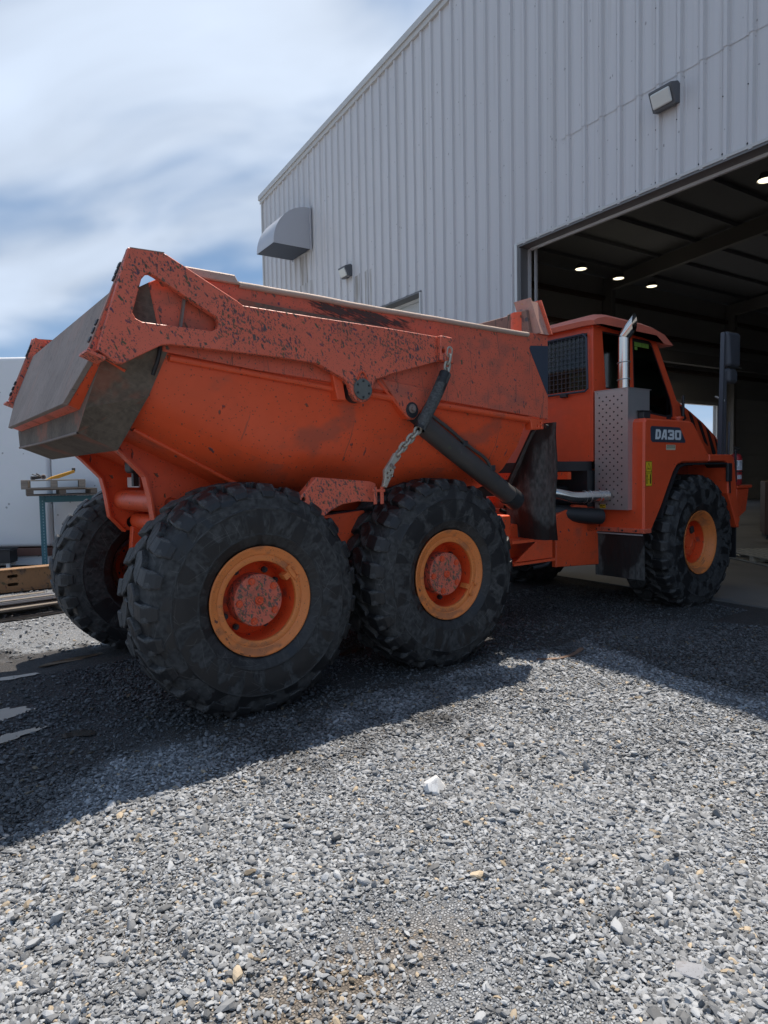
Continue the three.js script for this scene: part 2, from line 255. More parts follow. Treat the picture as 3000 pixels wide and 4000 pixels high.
{
  const axis = (lo, hi, a, b, fine) => { const v = []; let x = a; while (x < b) { v.push(x); x += fine; } let s = fine; x = a; while (x > lo) { s *= 1.18; x -= s; v.unshift(Math.max(x, lo)); } s = fine; x = v[v.length - 1]; while (x < hi) { s *= 1.18; x += s; v.push(Math.min(x, hi)); } return v; };
  const X = axis(-160, 200, -3.6, 5.4, 0.035), Z = axis(-200, 120, -1.8, 5.2, 0.035);
  const nx = X.length, nz = Z.length, p = new Float32Array(nx * nz * 3), c = new Float32Array(nx * nz * 3), uv = new Float32Array(nx * nz * 2), id = [];
  for (let j = 0; j < nz; j++) for (let i = 0; i < nx; i++) {
    const k = j * nx + i, x = X[i], z = Z[j]; p.set([x, groundY(x, z), z], k * 3); uv.set([x, z], k * 2);
    const a = fbm(x * 0.55 + 8, z * 0.55, 211, 5), b = fbm(x * 2.4, z * 2.4 + 4, 213, 5);
    let col = [1, 1, 1]; const t = 0.80 + 0.4 * a;
    const mud = 0.5 * step(0.60, 0.72, b * 0.6 + a * 0.45) + 0.9 * step(0.55, 0.25, Math.hypot((x + 0.95) / 0.7, (z - 3.62) / 0.30) * 0.5 + 0.5 * b * 0.5);
    // the washed lane is damp; truck and building shade is painted in too
    const wetShade = wetShadeMask(x, z);
    col = [t, t, t * 1.01]; const br = [0.86, 0.66, 0.47];
    for (let q = 0; q < 3; q++) { col[q] = mix(col[q], br[q] * 0.95, clamp(0.75 * mud)); col[q] *= mix(1, [0.27, 0.245, 0.23][q], wetShade); }
    c.set(col, k * 3);
    if (i && j) { const a0 = k - nx - 1; id.push(a0, k - 1, k, a0, k, a0 + 1); }
  }
  const g = new THREE.BufferGeometry(); g.setAttribute('position', new THREE.BufferAttribute(p, 3)); g.setAttribute('color', new THREE.BufferAttribute(c, 3)); g.setAttribute('uv', new THREE.BufferAttribute(uv, 2)); g.setIndex(id); g.computeVertexNormals();
  // crushed stone: cells of stone in grey dust
  const n = 1024, t = new Tex(n, [0.20, 0.20, 0.20], 0.9), N = 128;
  t.each((x, y, i) => {
    const gx = x * N, gy = y * N, ix = Math.floor(gx), iy = Math.floor(gy); let d1 = 9, d2 = 9, id1 = 0;
    for (let dy = -1; dy <= 1; dy++) for (let dx = -1; dx <= 1; dx++) { const cx = mod(ix + dx, N), cy = mod(iy + dy, N); const ux = ix + dx + h2(cx, cy, 7) - gx, uy = (iy + dy + h2(cx, cy, 9) - gy) * 1.25; const d = ux * ux + uy * uy; if (d < d1) { d2 = d1; d1 = d; id1 = h2(cx, cy, 13); } else if (d < d2) d2 = d; }
    const e = Math.sqrt(d2) - Math.sqrt(d1), s = step(0.05, 0.28, e), big = fbm(x * 5, y * 5, 15, 5, 5, 5), f = fbm(x * 120, y * 120, 19, 2, 120, 120);
    const v = mix(0.13, 0.155 + 0.15 * id1 * id1 + 0.05 * id1, s) * (0.75 + 0.5 * big) * (0.8 + 0.4 * f);
    const w = (id1 * 7.3) % 1; t.c.set([v * (w > 0.93 ? 1.08 : 0.93), v * 0.99, v * (w > 0.93 ? 0.85 : 1.05)], i * 3); t.b[i] = s * (0.4 + 0.6 * id1) + 0.12 * f;
  });
  const m = std({ ...t.maps(1.5, { bump: 0.010 }), vertexColors: true, side: THREE.FrontSide }); m.roughness = 1;
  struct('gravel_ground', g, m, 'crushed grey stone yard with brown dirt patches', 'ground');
}
const PUDDLES = [[-1.62, 0.28, 0.46, 0.16, -0.25, 3], [-1.50, 0.74, 0.24, 0.08, -0.2, 21], [-1.60, -0.22, 0.22, 0.08, -0.1, 24], [1.30, 0.46, 0.16, 0.045, -0.3, 5], [-1.20, -0.62, 0.20, 0.05, 0.1, 7], [-1.05, 0.93, 0.11, 0.06, 0.4, 9], [-0.72, -0.95, 0.26, 0.06, -0.15, 12], [6.35, 0.95, 0.25, 0.07, 0.5, 15]];
{ // loose stones lying on it
  const R = rng(401), variants = [];
  for (let v = 0; v < 6; v++) {
    const g = new THREE.IcosahedronGeometry(1, v < 3 ? 1 : 0), p = g.attributes.position, V = new THREE.Vector3(), cut = [];
    for (let k = 0; k < 9; k++) { const d = new THREE.Vector3(R() - 0.5, R() - 0.5, R() - 0.5).normalize(); cut.push([d, 0.52 + 0.36 * R()]); }
    for (let i = 0; i < p.count; i++) { V.fromBufferAttribute(p, i); for (const [d, c] of cut) { const t = V.dot(d); if (t > c) V.addScaledVector(d, c - t); } p.setXYZ(i, V.x, V.y * 0.50, V.z * 0.78); }
    g.computeVertexNormals(); g.deleteAttribute('uv'); variants.push(g);
  }
  const spots = variants.map(() => []); const cam = [-1.952, 5.275];
  const put = (x, z, s) => PUDDLES.some(([px, pz, a, b, t]) => { const u = (x - px) * Math.cos(t) + (z - pz) * Math.sin(t), v = -(x - px) * Math.sin(t) + (z - pz) * Math.cos(t); return Math.hypot(u / a, v / b) < 1.05; }) ? 0 : spots[Math.floor(R() * variants.length)].push([x, z, s]);
  const scatter = (n, x0, x1, z0, z1, dens, med) => { for (let k = 0; k < n; k++) { const x = mix(x0, x1, R()), z = mix(z0, z1, R()), d = Math.hypot(x - cam[0], z - cam[1]); if (R() > dens(d, x, z)) continue; const clump = fbm(x * 2.2, z * 2.2, 303, 4); if (R() > 0.30 + 2.0 * clump * clump) continue; if (R() < 0.8 * step(0.62, 0.30, Math.hypot((x + 0.95) / 0.7, (z - 3.62) / 0.30) * 0.5 + 0.35 * (clump - 0.5))) continue; const s = med * Math.exp((R() + R() + R() - 1.5) * 0.75) * (0.7 + 0.7 * clump); put(x, z, s); } };
  scatter(330000, -3.2, 1.2, 2.3, 5.1, d => d < 2.6 ? 1 : d < 3.4 ? 0.8 : 0.25, 0.0064);
  scatter(24000, -3.2, 3.0, 2.0, 5.1, d => d < 5 ? 0.8 : 0.3, 0.0105);
  scatter(250000, -3.0, 5.0, 1.5, 4.2, d => d > 3.0 && d < 7.5 ? 0.8 : 0, 0.0074);
  scatter(80000, -3.2, 5.6, -0.6, 1.9, d => d > 3.0 ? 0.7 : 0, 0.0075);
  scatter(16000, -4.0, 2.0, -6.5, -1.2, d => 0.7, 0.010);
  scatter(50000, -5.5, -3.1, -1.5, 6.0, d => 0.7, 0.0078);
  scatter(16000, 0.8, 5.6, 4.1, 6.0, d => 0.7, 0.0090);
  const mats = std({ roughness: 0.72, side: THREE.FrontSide }); mats.color.setRGB(1, 1, 1);
  const g = group('loose_gravel', scene); 
  variants.forEach((geo, v) => {
    const im = new THREE.InstancedMesh(geo, mats, spots[v].length), m4 = new THREE.Matrix4(), q = new THREE.Quaternion(), e = new THREE.Euler(), c = new THREE.Color();
    spots[v].forEach(([x, z, s], i) => {
      const tl = R() < 0.3 ? 1.9 : 0.8; e.set((R() - 0.5) * tl, R() * 6.28, (R() - 0.5) * tl); q.setFromEuler(e); const y = groundY(x, z) + s * (0.15 + 0.60 * R());
      m4.compose(new THREE.Vector3(x, y, z), q, new THREE.Vector3(s * (0.9 + 0.7 * R()), s * (0.7 + 0.5 * R()), s)); im.setMatrixAt(i, m4);
      const b = 0.095 + 0.275 * Math.pow(R(), 1.1), w = R(); const br = 0.6 * step(0.55, 0.25, Math.hypot((x + 0.95) / 0.7, (z - 3.62) / 0.30) * 0.5);
      const wetShade = wetShadeMask(x, z);
      const k = mix(1, 0.36, wetShade);  // stones darkened for damp and for the painted shade
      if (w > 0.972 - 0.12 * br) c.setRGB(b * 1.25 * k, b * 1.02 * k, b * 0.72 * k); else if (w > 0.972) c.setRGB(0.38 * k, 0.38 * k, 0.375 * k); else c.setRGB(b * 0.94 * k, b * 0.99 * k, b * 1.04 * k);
      im.setColorAt(i, c);
    });
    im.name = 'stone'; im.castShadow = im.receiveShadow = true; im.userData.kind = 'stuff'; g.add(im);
  });
  g.userData = { kind: 'stuff', label: 'loose crushed grey stones covering the yard', category: 'gravel' };
}
function ragged(cx, cz, a, b, ang, seed, n = 90, rough = 0.6) { const P = []; for (let i = 0; i < n; i++) { const t = i / n * 6.2832, r = 1 + rough * 2 * (fbm(Math.cos(t) * 1.5 + 3, Math.sin(t) * 1.5 + seed, 501, 4) - 0.5); const u = a * r * Math.cos(t), v = b * r * Math.sin(t); P.push([cx + u * Math.cos(ang) - v * Math.sin(ang), cz + u * Math.sin(ang) + v * Math.cos(ang)]); } return P; }
function sheet(P, y) { const s = new THREE.Shape(P.map(p => new THREE.Vector2(p[0], -p[1]))); const g = new THREE.ShapeGeometry(s); g.rotateX(-Math.PI / 2); g.translate(0, y, 0); return g; }
{
  const wm = new THREE.MeshPhysicalMaterial({ roughness: 0.02, clearcoat: 1, clearcoatRoughness: 0.01 }); wm.color.setRGB(0.060, 0.050, 0.042);
  for (const [x, z, a, b, t, s] of PUDDLES) { const y = Math.max(groundY(x, z), groundY(x - a * 0.7, z), groundY(x + a * 0.7, z), groundY(x, z + b), groundY(x, z - b)) + 0.004; const p = struct('puddle', sheet(ragged(x, z, a, b, t, s), y), wm, 'small muddy rain puddle on the gravel', 'puddle'); p.userData.group = 'muddy puddles beside the truck wheels'; }
}

// ---------------------------------------------------------------- the steel workshop
const RAKE = s => s < 6 ? 9.60 + 0.068 * (s + 10.4) : 9.60 + 0.068 * 16.4 - 0.068 * (s - 6);
const SL = -10.45, SR = 23, PW = 0.914, DOOR_R = 7 * PW, HEAD = 5.28;
{
  const b = thing('steel_workshop', 'large grey ribbed steel workshop with an open bay door', 'building');
  b.position.set(6.673, 0, -2.273); b.rotation.y = -THREE.MathUtils.degToRad(94.07);
  const wallMat = (() => { const n = 768, t = new Tex(n, [0.58, 0.568, 0.570], 0.42), R = rng(601); t.each((x, y, i) => { const a = fbm(x * 3, y * 2, 611, 5, 3, 2), c = fbm(x * 120, y * 3, 613, 3, 120, 3), st = fbm(x * 60, y * 1, 615, 4, 60, 1); t.mul(i, 0.95 + 0.06 * a + 0.05 * (c - 0.5)); t.tint(i, [0.30, 0.27, 0.24], 0.20 * step(0.62, 0.85, st)); }); for (let k = 0; k < 90; k++) t.blob(R() * n, R() * n, 1 + R() * 1.4, 1.2 + R() * 3, 0, [0.10, 0.09, 0.09], 0.6, 0.7, 0.4, 0, k); return std(t.maps(4.2)); })();
  const trim = flat(0.50, 0.49, 0.47, 0.45), jamb = flat(0.15, 0.15, 0.15, 0.5), rail = flat(0.62, 0.62, 0.62, 0.4, 0.3), white = flat(0.60, 0.61, 0.60, 0.5), dark = flat(0.035, 0.037, 0.042, 0.6);
  // one cladding sheet: three tall ribs with low stiffeners between them
  const prof = s0 => { const o = []; for (let k = 0; k < 3; k++) { const c = s0 + (k + 0.5) * PW / 3; o.push([c - 0.1523, 0], [c - 0.085, 0], [c - 0.076, 0.006], [c - 0.062, 0.006], [c - 0.053, 0], [c - 0.040, 0], [c - 0.020, 0.040], [c + 0.020, 0.040], [c + 0.040, 0], [c + 0.053, 0], [c + 0.062, 0.006], [c + 0.076, 0.006], [c + 0.085, 0], [c + 0.1523, 0]); } return o; };
  const stained = (() => { const n = 512, t = new Tex(n, [0.58, 0.568, 0.570], 0.45); t.each((x, y, i) => { const st = fbm(x * 40, y * 1.5, 641, 5, 40, 2); t.tint(i, [0.20, 0.17, 0.13], 0.75 * step(0.50, 0.75, st)); t.mul(i, 0.95 + 0.1 * fbm(x * 6, y * 3, 643, 4, 6, 3)); }); return std(t.maps(2.2)); })();
  function sheetPanel(s0, y0, top, z, parent, mat = wallMat, width = PW) {
    const P = prof(s0).filter(q => q[0] <= s0 + width + 1e-6 && q[0] >= SL - 1e-6), lo = P.map(q => [q[0], y0, z + q[1]]), hi = P.map(q => [q[0], typeof top === 'function' ? top(q[0]) : top, z + q[1]]);
    const back = P.length - 1; const g = quads([...P.slice(0, -1).map((_, k) => [lo[k], lo[k + 1], hi[k + 1], hi[k]]), [[P[0][0], y0, z - 0.012], [P[back][0], y0, z - 0.012], [hi[back][0], hi[back][1], z - 0.012], [hi[0][0], hi[0][1], z - 0.012]]]);
    return mesh('wall_panel', g, mat, parent);
  }
  const fw = group('front_wall', b);
  for (let k = -12; k < 25; k++) {
    const s0 = k * PW, L = k === -12 ? SL : s0; let y0 = -0.3;
    if (k >= -8 && k < -3) y0 = 5.22; if (k >= 0 && k < 7) y0 = HEAD;
    if (k >= 1 && k < 7) { sheetPanel(s0 + 0.001, y0, 6.62, 0.018, fw); sheetPanel(s0 + 0.001, 6.60, RAKE, 0.026, fw); }
    else if (k === -9 || k === -6) { const yc = k === -9 ? 7.34 : 6.14; sheetPanel(s0 + 0.001, y0, yc, 0.018, fw, stained); sheetPanel(s0 + 0.001, yc, RAKE, 0.018, fw); }
    else sheetPanel(s0 + 0.001, y0, RAKE, 0.018, fw);
  }
  // rows of fixing screws
  const scr = []; for (const y of [6.05, 7.6, 8.9]) for (let k = -33; k < 20; k++) { const s = (k + 0.5) * PW / 3 - 0.047; if (y < 6.5 && s > -7.3 && s < -2.7 && false) continue; if (s < SL) continue; scr.push(new THREE.CylinderGeometry(0.008, 0.008, 0.008, 6).rotateX(Math.PI / 2).translate(s, y, s > PW && y > 6.6 ? 0.031 : 0.023)); }
  for (let k = 0; k < 21; k++) scr.push(new THREE.CylinderGeometry(0.012, 0.012, 0.008, 6).rotateX(Math.PI / 2).translate((k + 0.5) * PW / 3 - 0.047, HEAD + 0.09, 0.023));
  const sm_ = mesh('fixing_screws', merge(scr), dark, fw); sm_.userData.kind = 'stuff';
  // inner skin of the front wall, in pieces round the openings
  const inner = flat(0.45, 0.45, 0.45, 0.7);
  const gy = s => RAKE(s) - 0.06;
  const backing = (s0, s1, y0) => quads([[[s0, y0, -0.12], [s1, y0, -0.12], [s1, gy(s1), -0.12], [s0, gy(s0), -0.12]]]);
  mesh('wall_lining', merge([backing(SL + 0.02, -7.33, -0.3), backing(-7.33, -2.72, 5.23), backing(-2.72, -0.02, -0.3), backing(-0.02, 6, HEAD + 0.03), backing(6, DOOR_R + 0.02, HEAD + 0.03), backing(DOOR_R + 0.02, SR, -0.3)]), inner, fw);
  // trims: rake, corner, roof edge
  const slope = (s0, s1, y, z0, z1, h) => { const a = [s0, RAKE(s0) + y, 0], c = [s1, RAKE(s1) + y, 0]; const g = quads([[[a[0], a[1], z1], [c[0], c[1], z1], [c[0], c[1] + h, z1], [a[0], a[1] + h, z1]], [[a[0], a[1], z0], [c[0], c[1], z0], [c[0], c[1], z1], [a[0], a[1], z1]], [[a[0], a[1] + h, z0], [c[0], c[1] + h, z0], [c[0], c[1] + h, z1], [a[0], a[1] + h, z1]], [[a[0], a[1], z0], [a[0], a[1], z1], [a[0], a[1] + h, z1], [a[0], a[1] + h, z0]]]); return g; };
  mesh('rake_trim', merge([slope(SL - 0.10, 6, -0.03, -0.1, 0.075, 0.10), slope(6, SR + 0.1, -0.03, -0.1, 0.075, 0.10)]), trim, b);
  mesh('rake_trim', merge([slope(SL - 0.13, 6, 0.073, -0.1, 0.11, 0.13), slope(6, SR + 0.13, 0.073, -0.1, 0.11, 0.13)]), trim, b);
  mesh('corner_trim', box(SL - 0.05, SL + 0.02, -0.3, RAKE(SL) - 0.035, -0.1, 0.062), trim, b);
  const D = 31.5;
  mesh('roof', merge([quads([[[SL - 0.13, RAKE(SL) + 0.21, 0.1], [6, RAKE(6) + 0.21, 0.1], [6, RAKE(6) + 0.21, -D], [SL - 0.13, RAKE(SL) + 0.21, -D]], [[6, RAKE(6) + 0.21, 0.1], [SR + 0.13, RAKE(SR) + 0.21, 0.1], [SR + 0.13, RAKE(SR) + 0.21, -D], [6, RAKE(6) + 0.21, -D]]])]), trim, b);
  const ceil = flat(0.24, 0.245, 0.26, 0.85);
  mesh('ceiling', quads([[[SL, RAKE(SL) - 0.02, -0.13], [6, RAKE(6) - 0.02, -0.13], [6, RAKE(6) - 0.02, -D], [SL, RAKE(SL) - 0.02, -D]], [[6, RAKE(6) - 0.02, -0.13], [SR, RAKE(SR) - 0.02, -0.13], [SR, RAKE(SR) - 0.02, -D], [6, RAKE(6) - 0.02, -D]]]), ceil, b);
  // side and back walls with a second open bay in the left side wall
  const liner = (() => { const n = 512, t = new Tex(n, [0.30, 0.295, 0.28], 0.6); t.each((x, y, i) => { const r = Math.abs(((x * 10) % 1) - 0.5); t.b[i] = step(0.36, 0.42, r); const a = fbm(x * 3, y * 3, 621, 5, 3, 3); t.mul(i, 0.85 + 0.3 * a); }); return std(t.maps(3.05, { bump: 0.03 })); })();
  const Z0 = -16.6, Z1 = -23.3;
  const sw = group('left_side_wall', b);
  mesh('side_cladding', merge([box(SL, SL + 0.12, -0.3, RAKE(SL) - 0.04, Z0, -0.14), box(SL, SL + 0.12, -0.3, RAKE(SL) - 0.04, -D, Z1), box(SL, SL + 0.12, 4.66, RAKE(SL) - 0.04, Z1, Z0)]), flat(0.45, 0.44, 0.42, 0.7), sw);
  mesh('bay_frame', merge([box(SL - 0.03, SL + 0.2, 0, 4.62, Z1 - 0.30, Z1), box(SL - 0.03, SL + 0.2, 4.62, 4.78, Z1 - 0.3, Z0 + 0.2)]), white, sw);
  for (let k = 0; k < 9; k++) mesh('closed_door_section', box(SL + 0.125, SL + 0.17, k * 0.56, k * 0.56 + 0.552, -29.2, -24.9, 0.006), flat(0.66, 0.65, 0.62, 0.5), sw);
  for (const y of [6.0, 7.4, 8.6]) mesh('wall_girt', box(SL + 0.12, SL + 0.30, y, y + 0.16, -D + 0.1, -0.3), flat(0.12, 0.075, 0.055, 0.6), sw);
  const bw = group('back_wall', b);
  for (let k = 0; k < 37; k++) { const s0 = SL + 0.13 + k * PW; if (s0 + PW > SR) break; mesh('lining_panel', box(s0 + 0.004, s0 + PW - 0.004, -0.3, RAKE(s0) - 0.09, -D + 0.05, -D + 0.14), liner, bw); }
  mesh('right_side_wall', box(SR - 0.1, SR + 0.05, -0.3, RAKE(SR) - 0.04, -D, -0.1), inner, b);
  // steel frames and purlins
  const primer = flat(0.26, 0.25, 0.24, 0.6), grey = flat(0.22, 0.225, 0.24, 0.7);
  for (const z of [-6.4, -15.0, -24.1, -29.8]) {
    const f = group('roof_frame', b);
    mesh('rafter', merge([bar([SL + 0.2, RAKE(SL) - 0.40, z], [6, RAKE(6) - 0.40, z], 0.22, 0.55), bar([6, RAKE(6) - 0.40, z], [SR - 0.2, RAKE(SR) - 0.40, z], 0.22, 0.55)]), primer, f);
    mesh('column', box(SL + 0.14, SL + 0.62, -0.1, RAKE(SL) - 0.5, z - 0.12, z + 0.12), primer, f);
    mesh('column', box(SR - 0.6, SR - 0.12, -0.1, RAKE(SR) - 0.5, z - 0.12, z + 0.12), primer, f);
  }
  for (let k = 0; k < 11; k++) { const s = SL + 1.2 + k * 1.5; mesh('purlin', box(s, s + 0.07, RAKE(s) - 0.16, RAKE(s) - 0.035, -D + 0.2, -0.3), grey, b); }
  mesh('crane_beam', merge([box(SL + 0.7, SL + 0.95, 6.25, 6.75, -D + 0.2, -0.6)]), primer, b);
  const fl = (() => { const n = 512, t = new Tex(n, [0.13, 0.128, 0.124], 0.6); t.each((x, y, i) => { t.mul(i, 0.7 + 0.6 * fbm(x * 5, y * 5, 631, 6, 5, 5)); t.tint(i, [0.05, 0.045, 0.04], 0.6 * step(0.55, 0.7, fbm(x * 4, y * 4, 633, 5, 4, 4)), 0.35); }); return std(t.maps(4)); })();
  mesh('concrete_floor', box(SL + 0.05, SR - 0.05, -0.25, 0.012, -D + 0.05, 0.55), fl, b);
  // big bay door frame
  const df = group('bay_door_frame', b);
  mesh('jamb', merge([box(-0.012, 0.02, -0.2, HEAD + 0.012, -0.15, 0.050), box(0.02, 0.05, -0.2, HEAD - 0.04, 0.010, 0.042)]), jamb, df);
  mesh('jamb_flange', box(-0.07, -0.013, -0.2, HEAD + 0.05, 0.019, 0.062), white, df);
  mesh('door_track', merge([box(0.021, 0.06, 0, HEAD - 0.03, -0.20, -0.155), box(0.10, 0.12, 0, HEAD - 0.03, -0.28, -0.23)]), rail, df);
  mesh('header', merge([box(0.021, DOOR_R, HEAD - 0.02, HEAD + 0.012, -0.15, 0.048)]), jamb, df);
  mesh('header_flange', box(-0.012, DOOR_R + 0.07, HEAD + 0.0125, HEAD + 0.05, 0.019, 0.060), trim, df);
  mesh('header_seal', box(0.08, DOOR_R, HEAD - 0.06, HEAD - 0.021, -0.20, -0.155), rail, df);
  mesh('jamb', box(DOOR_R - 0.02, DOOR_R + 0.012, -0.2, HEAD + 0.012, -0.15, 0.050), jamb, df);
  // smaller closed overhead door
  const od = group('overhead_door', b);
  for (let k = 0; k < 9; k++) mesh('door_section', box(-7.29, -2.76, k * 0.575, k * 0.575 + 0.568, -0.30, -0.25, 0.006), flat(0.52, 0.53, 0.52, 0.5), od);
  mesh('door_head', merge([box(-7.33, -2.72, 5.18, 5.215, -0.30, 0.045)]), jamb, od);
  mesh('door_frame', merge([box(-2.755, -2.72, 0, 5.18, -0.30, 0.055), box(-7.33, -7.295, 0, 5.18, -0.30, 0.055), box(-7.29, -2.76, 5.12, 5.18, -0.245, -0.2)]), white, od);
  // round-topped exhaust hood
  const hood = group('exhaust_hood', b), hm = flat(0.46, 0.46, 0.48, 0.42, 0.2);
  { const A = []; for (let k = 0; k <= 16; k++) { const t = k / 16 * Math.PI / 2; A.push([0.07 + 1.02 * Math.cos(t), 7.36 + 1.03 * Math.sin(t)]); }
    mesh('hood_shell', creased(loft([A.map(q => [-8.45, q[1], q[0]]), A.map(q => [-7.38, q[1], q[0]])], 0.6), 0.6), hm, hood);
    const side = s => { const sh = A.map(q => [q[0], q[1]]); sh.push([0.07, 7.36]); return plateX(sh, s, s + 0.012, 0); };
    mesh('hood_side', side(-7.39), hm, hood); mesh('hood_side', side(-8.452), hm, hood);
    mesh('hood_flange', merge([box(-7.378, -7.33, 7.33, 8.42, 0.055, 0.075), box(-8.5, -8.455, 7.33, 8.42, 0.055, 0.075), box(-8.45, -7.38, 8.392, 8.42, 0.055, 0.072)]), hm, hood);
    mesh('hood_dark_plate', box(-8.44, -7.392, 7.365, 7.372, 0.075, 1.07), M.navy, hood);  // added dark plate that keeps the open underside dark
    mesh('fan_louvre', merge(Array.from({ length: 7 }, (_, k) => box(-8.4, -7.43, 7.45 + k * 0.12, 7.54 + k * 0.12, 0.056, 0.066))), M.navy, hood);
  }
  // wall pack lamps
  const lamp = (s, y) => {
    const g = group('wall_lamp', b), w = 0.165;
    const P = [[0.055, -0.13], [0.055, 0.11], [0.10, 0.135], [0.25, 0.08], [0.25, 0.06], [0.15, -0.15]];
    const o = plateX(P, s - w, s + w, 0.006); o.translate(0, y, 0); mesh('lamp_housing', o, flat(0.09, 0.095, 0.105, 0.45), g);
    const box2 = box(-w + 0.03, w - 0.03, -0.092, 0.092, -0.01, 0.03, 0.02); box2.rotateX(THREE.MathUtils.degToRad(24.4)); box2.translate(s, y - 0.042, 0.207);
    mesh('lamp_lens', box2, flat(0.62, 0.63, 0.60, 0.25), g);
  };
  lamp(-5.5, 6.30); lamp(2.75, 6.35);
  // high bay lights, lit
  for (const [s, y, z] of [[-6.95, 8.2, -9.65], [-7.02, 8.2, -11.66], [-7.05, 8.2, -13.56], [-0.21, 8.2, -8.08]]) {
    const g = group('high_bay_light', b);
    mesh('reflector', creased(new THREE.CylinderGeometry(0.13, 0.20, 0.16, 20, 1, true).translate(s, y + 0.08, z)), flat(0.10, 0.10, 0.11, 0.4), g);
    const lm = std({ roughness: 0.4, emissiveIntensity: 1 }); lm.color.setRGB(0.8, 0.8, 0.75); lm.emissive.setRGB(1.5, 1.35, 0.95);
    mesh('lens', new THREE.CylinderGeometry(0.17, 0.17, 0.02, 20).translate(s, y + 0.015, z), lm, g);
    const sp = new THREE.SpotLight(0xfff3dc, 9, 0, 1.4, 0.3, 2); sp.position.set(s, y - 0.03, z); sp.target.position.set(s, 0, z); sp.castShadow = true; sp.shadow.radius = 8; sp.name = 'lamp_light'; g.add(sp, sp.target);
  }
}

// ---------------------------------------------------------------- the dump truck
const truck = thing('articulated_dump_truck', 'orange articulated dump truck with chipped paint, half inside the workshop bay', 'dump truck');
const YH = 0.744;
// ---- wheels
const RT = 0.778;
const tyreProf = [[0.345, 0.235], [0.362, 0.262], [0.385, 0.285], [0.43, 0.303], [0.436, 0.309], [0.444, 0.309], [0.45, 0.306], [0.50, 0.315], [0.56, 0.316], [0.60, 0.312], [0.606, 0.317], [0.613, 0.316], [0.62, 0.308], [0.665, 0.297], [0.70, 0.286], [0.722, 0.268], [0.733, 0.225], [0.740, 0.12], [0.744, 0]];
const fullProf = [...tyreProf, ...tyreProf.slice(0, -1).reverse().map(p => [p[0], -p[1]])];
function squash(g) { const p = g.attributes.position; for (let i = 0; i < p.count; i++) { const y = p.getY(i); if (y < -YH + 0.004) p.setY(i, -YH + 0.004); } return g; }
const tyreGeo = (() => { const g = lathe(fullProf, 96); const uv = g.attributes.uv; for (let i = 0; i < uv.count; i++) uv.setXY(i, uv.getX(i), uv.getY(i)); return squash(g); })();
function lugGeo(kind, side) {                       // lug as a block wrapped on the crown, centred on angle 0
  const H = 0.040; let prof, half, skew;
  if (kind === 'shoulder') { prof = [[0.135, RT - 0.002], [0.19, RT - 0.003], [0.238, RT - 0.008], [0.266, RT - 0.030], [0.290, 0.722], [0.302, 0.690]]; half = [0.050, 0.054, 0.058, 0.058, 0.052, 0.044]; skew = [0.016, 0.006, 0, 0, 0, 0]; }
  else { prof = [[-0.012, RT + 0.001], [0.045, RT + 0.001], [0.09, RT], [0.128, RT - 0.001]]; half = [0.020, 0.082, 0.086, 0.072]; skew = [0.135, 0.085, 0.052, 0.026]; }
  const P = [], n = prof.length; const pt = (r, th, z) => [r * Math.sin(th), r * Math.cos(th), z * side];
  const row = (e, d) => prof.map(([z, r], k) => { const th = (skew[k] + e * (half[k] + d)) / RT; const nz = k >= n - 3 && kind === 'shoulder' ? d * 0.6 : 0; return [r, th, z, nz]; });
  const top = [-1, 1].map(e => row(e, -0.010).map(q => pt(q[0], q[1], q[2]))), sh = [-1, 1].map(e => row(e, 0).map(q => pt(q[0] - 0.006, q[1], q[2]))), bot = [-1, 1].map(e => row(e, 0.006).map((q, k) => { const s = kind === 'shoulder' && k >= 3; return pt(q[0] - (s ? 0.012 : H), q[1], q[2] - (s ? 0.032 : 0)); }));
  const F = []; for (let k = 0; k + 1 < n; k++) { F.push([top[0][k], top[1][k], top[1][k + 1], top[0][k + 1]]); for (const e of [0, 1]) { F.push([top[e][k], top[e][k + 1], sh[e][k + 1], sh[e][k]]); F.push([sh[e][k], sh[e][k + 1], bot[e][k + 1], bot[e][k]]); } }
  for (const k of [0, n - 1]) { F.push([top[0][k], top[1][k], sh[1][k], sh[0][k]]); F.push([sh[0][k], sh[1][k], bot[1][k], bot[0][k]]); }
  const g = quads(F); return g;
}
const LUGS = {}; for (const k of ['shoulder', 'center']) for (const s of [-1, 1]) LUGS[k + s] = lugGeo(k, s);
const NL = 23;
const rimRearGeo = (() => lathe([[0.335, 0.236], [0.352, 0.262], [0.362, 0.275], [0.362, 0.283], [0.354, 0.286], [0.340, 0.278], [0.318, 0.270], [0.308, 0.2695], [0.306, 0.263], [0.300, 0.262], [0.296, 0.266], [0.278, 0.264], [0.266, 0.262], [0.262, 0.258], [0.262, 0.238]], 72))();
const barrelGeo = lathe([[0.262, 0.240], [0.258, 0.12], [0.245, 0.06], [0.243, 0.045]], 48);
const discGeo = lathe([[0.246, 0.070], [0.19, 0.095], [0.172, 0.115]], 48);
const hubGeo = creased(lathe([[0.174, 0.09], [0.173, 0.226], [0.168, 0.232], [0.03, 0.234], [0, 0.234]], 40), 0.6);
const frontRim = lathe([[0.335, 0.236], [0.355, 0.262], [0.364, 0.275], [0.364, 0.282], [0.352, 0.280], [0.330, 0.262], [0.300, 0.235], [0.290, 0.222], [0.282, 0.222], [0.276, 0.210], [0.262, 0.205], [0.248, 0.198], [0.245, 0.185]], 72);
const frontBarrel = lathe([[0.247, 0.190], [0.243, 0.06], [0.23, 0.03]], 48), frontDisc = lathe([[0.244, 0.05], [0.19, 0.06]], 40);
const frontHub = creased(lathe([[0.195, 0.04], [0.192, 0.115], [0.175, 0.125], [0.09, 0.130], [0.085, 0.118], [0.075, 0.118], [0.07, 0.130], [0, 0.133]], 40), 0.6);
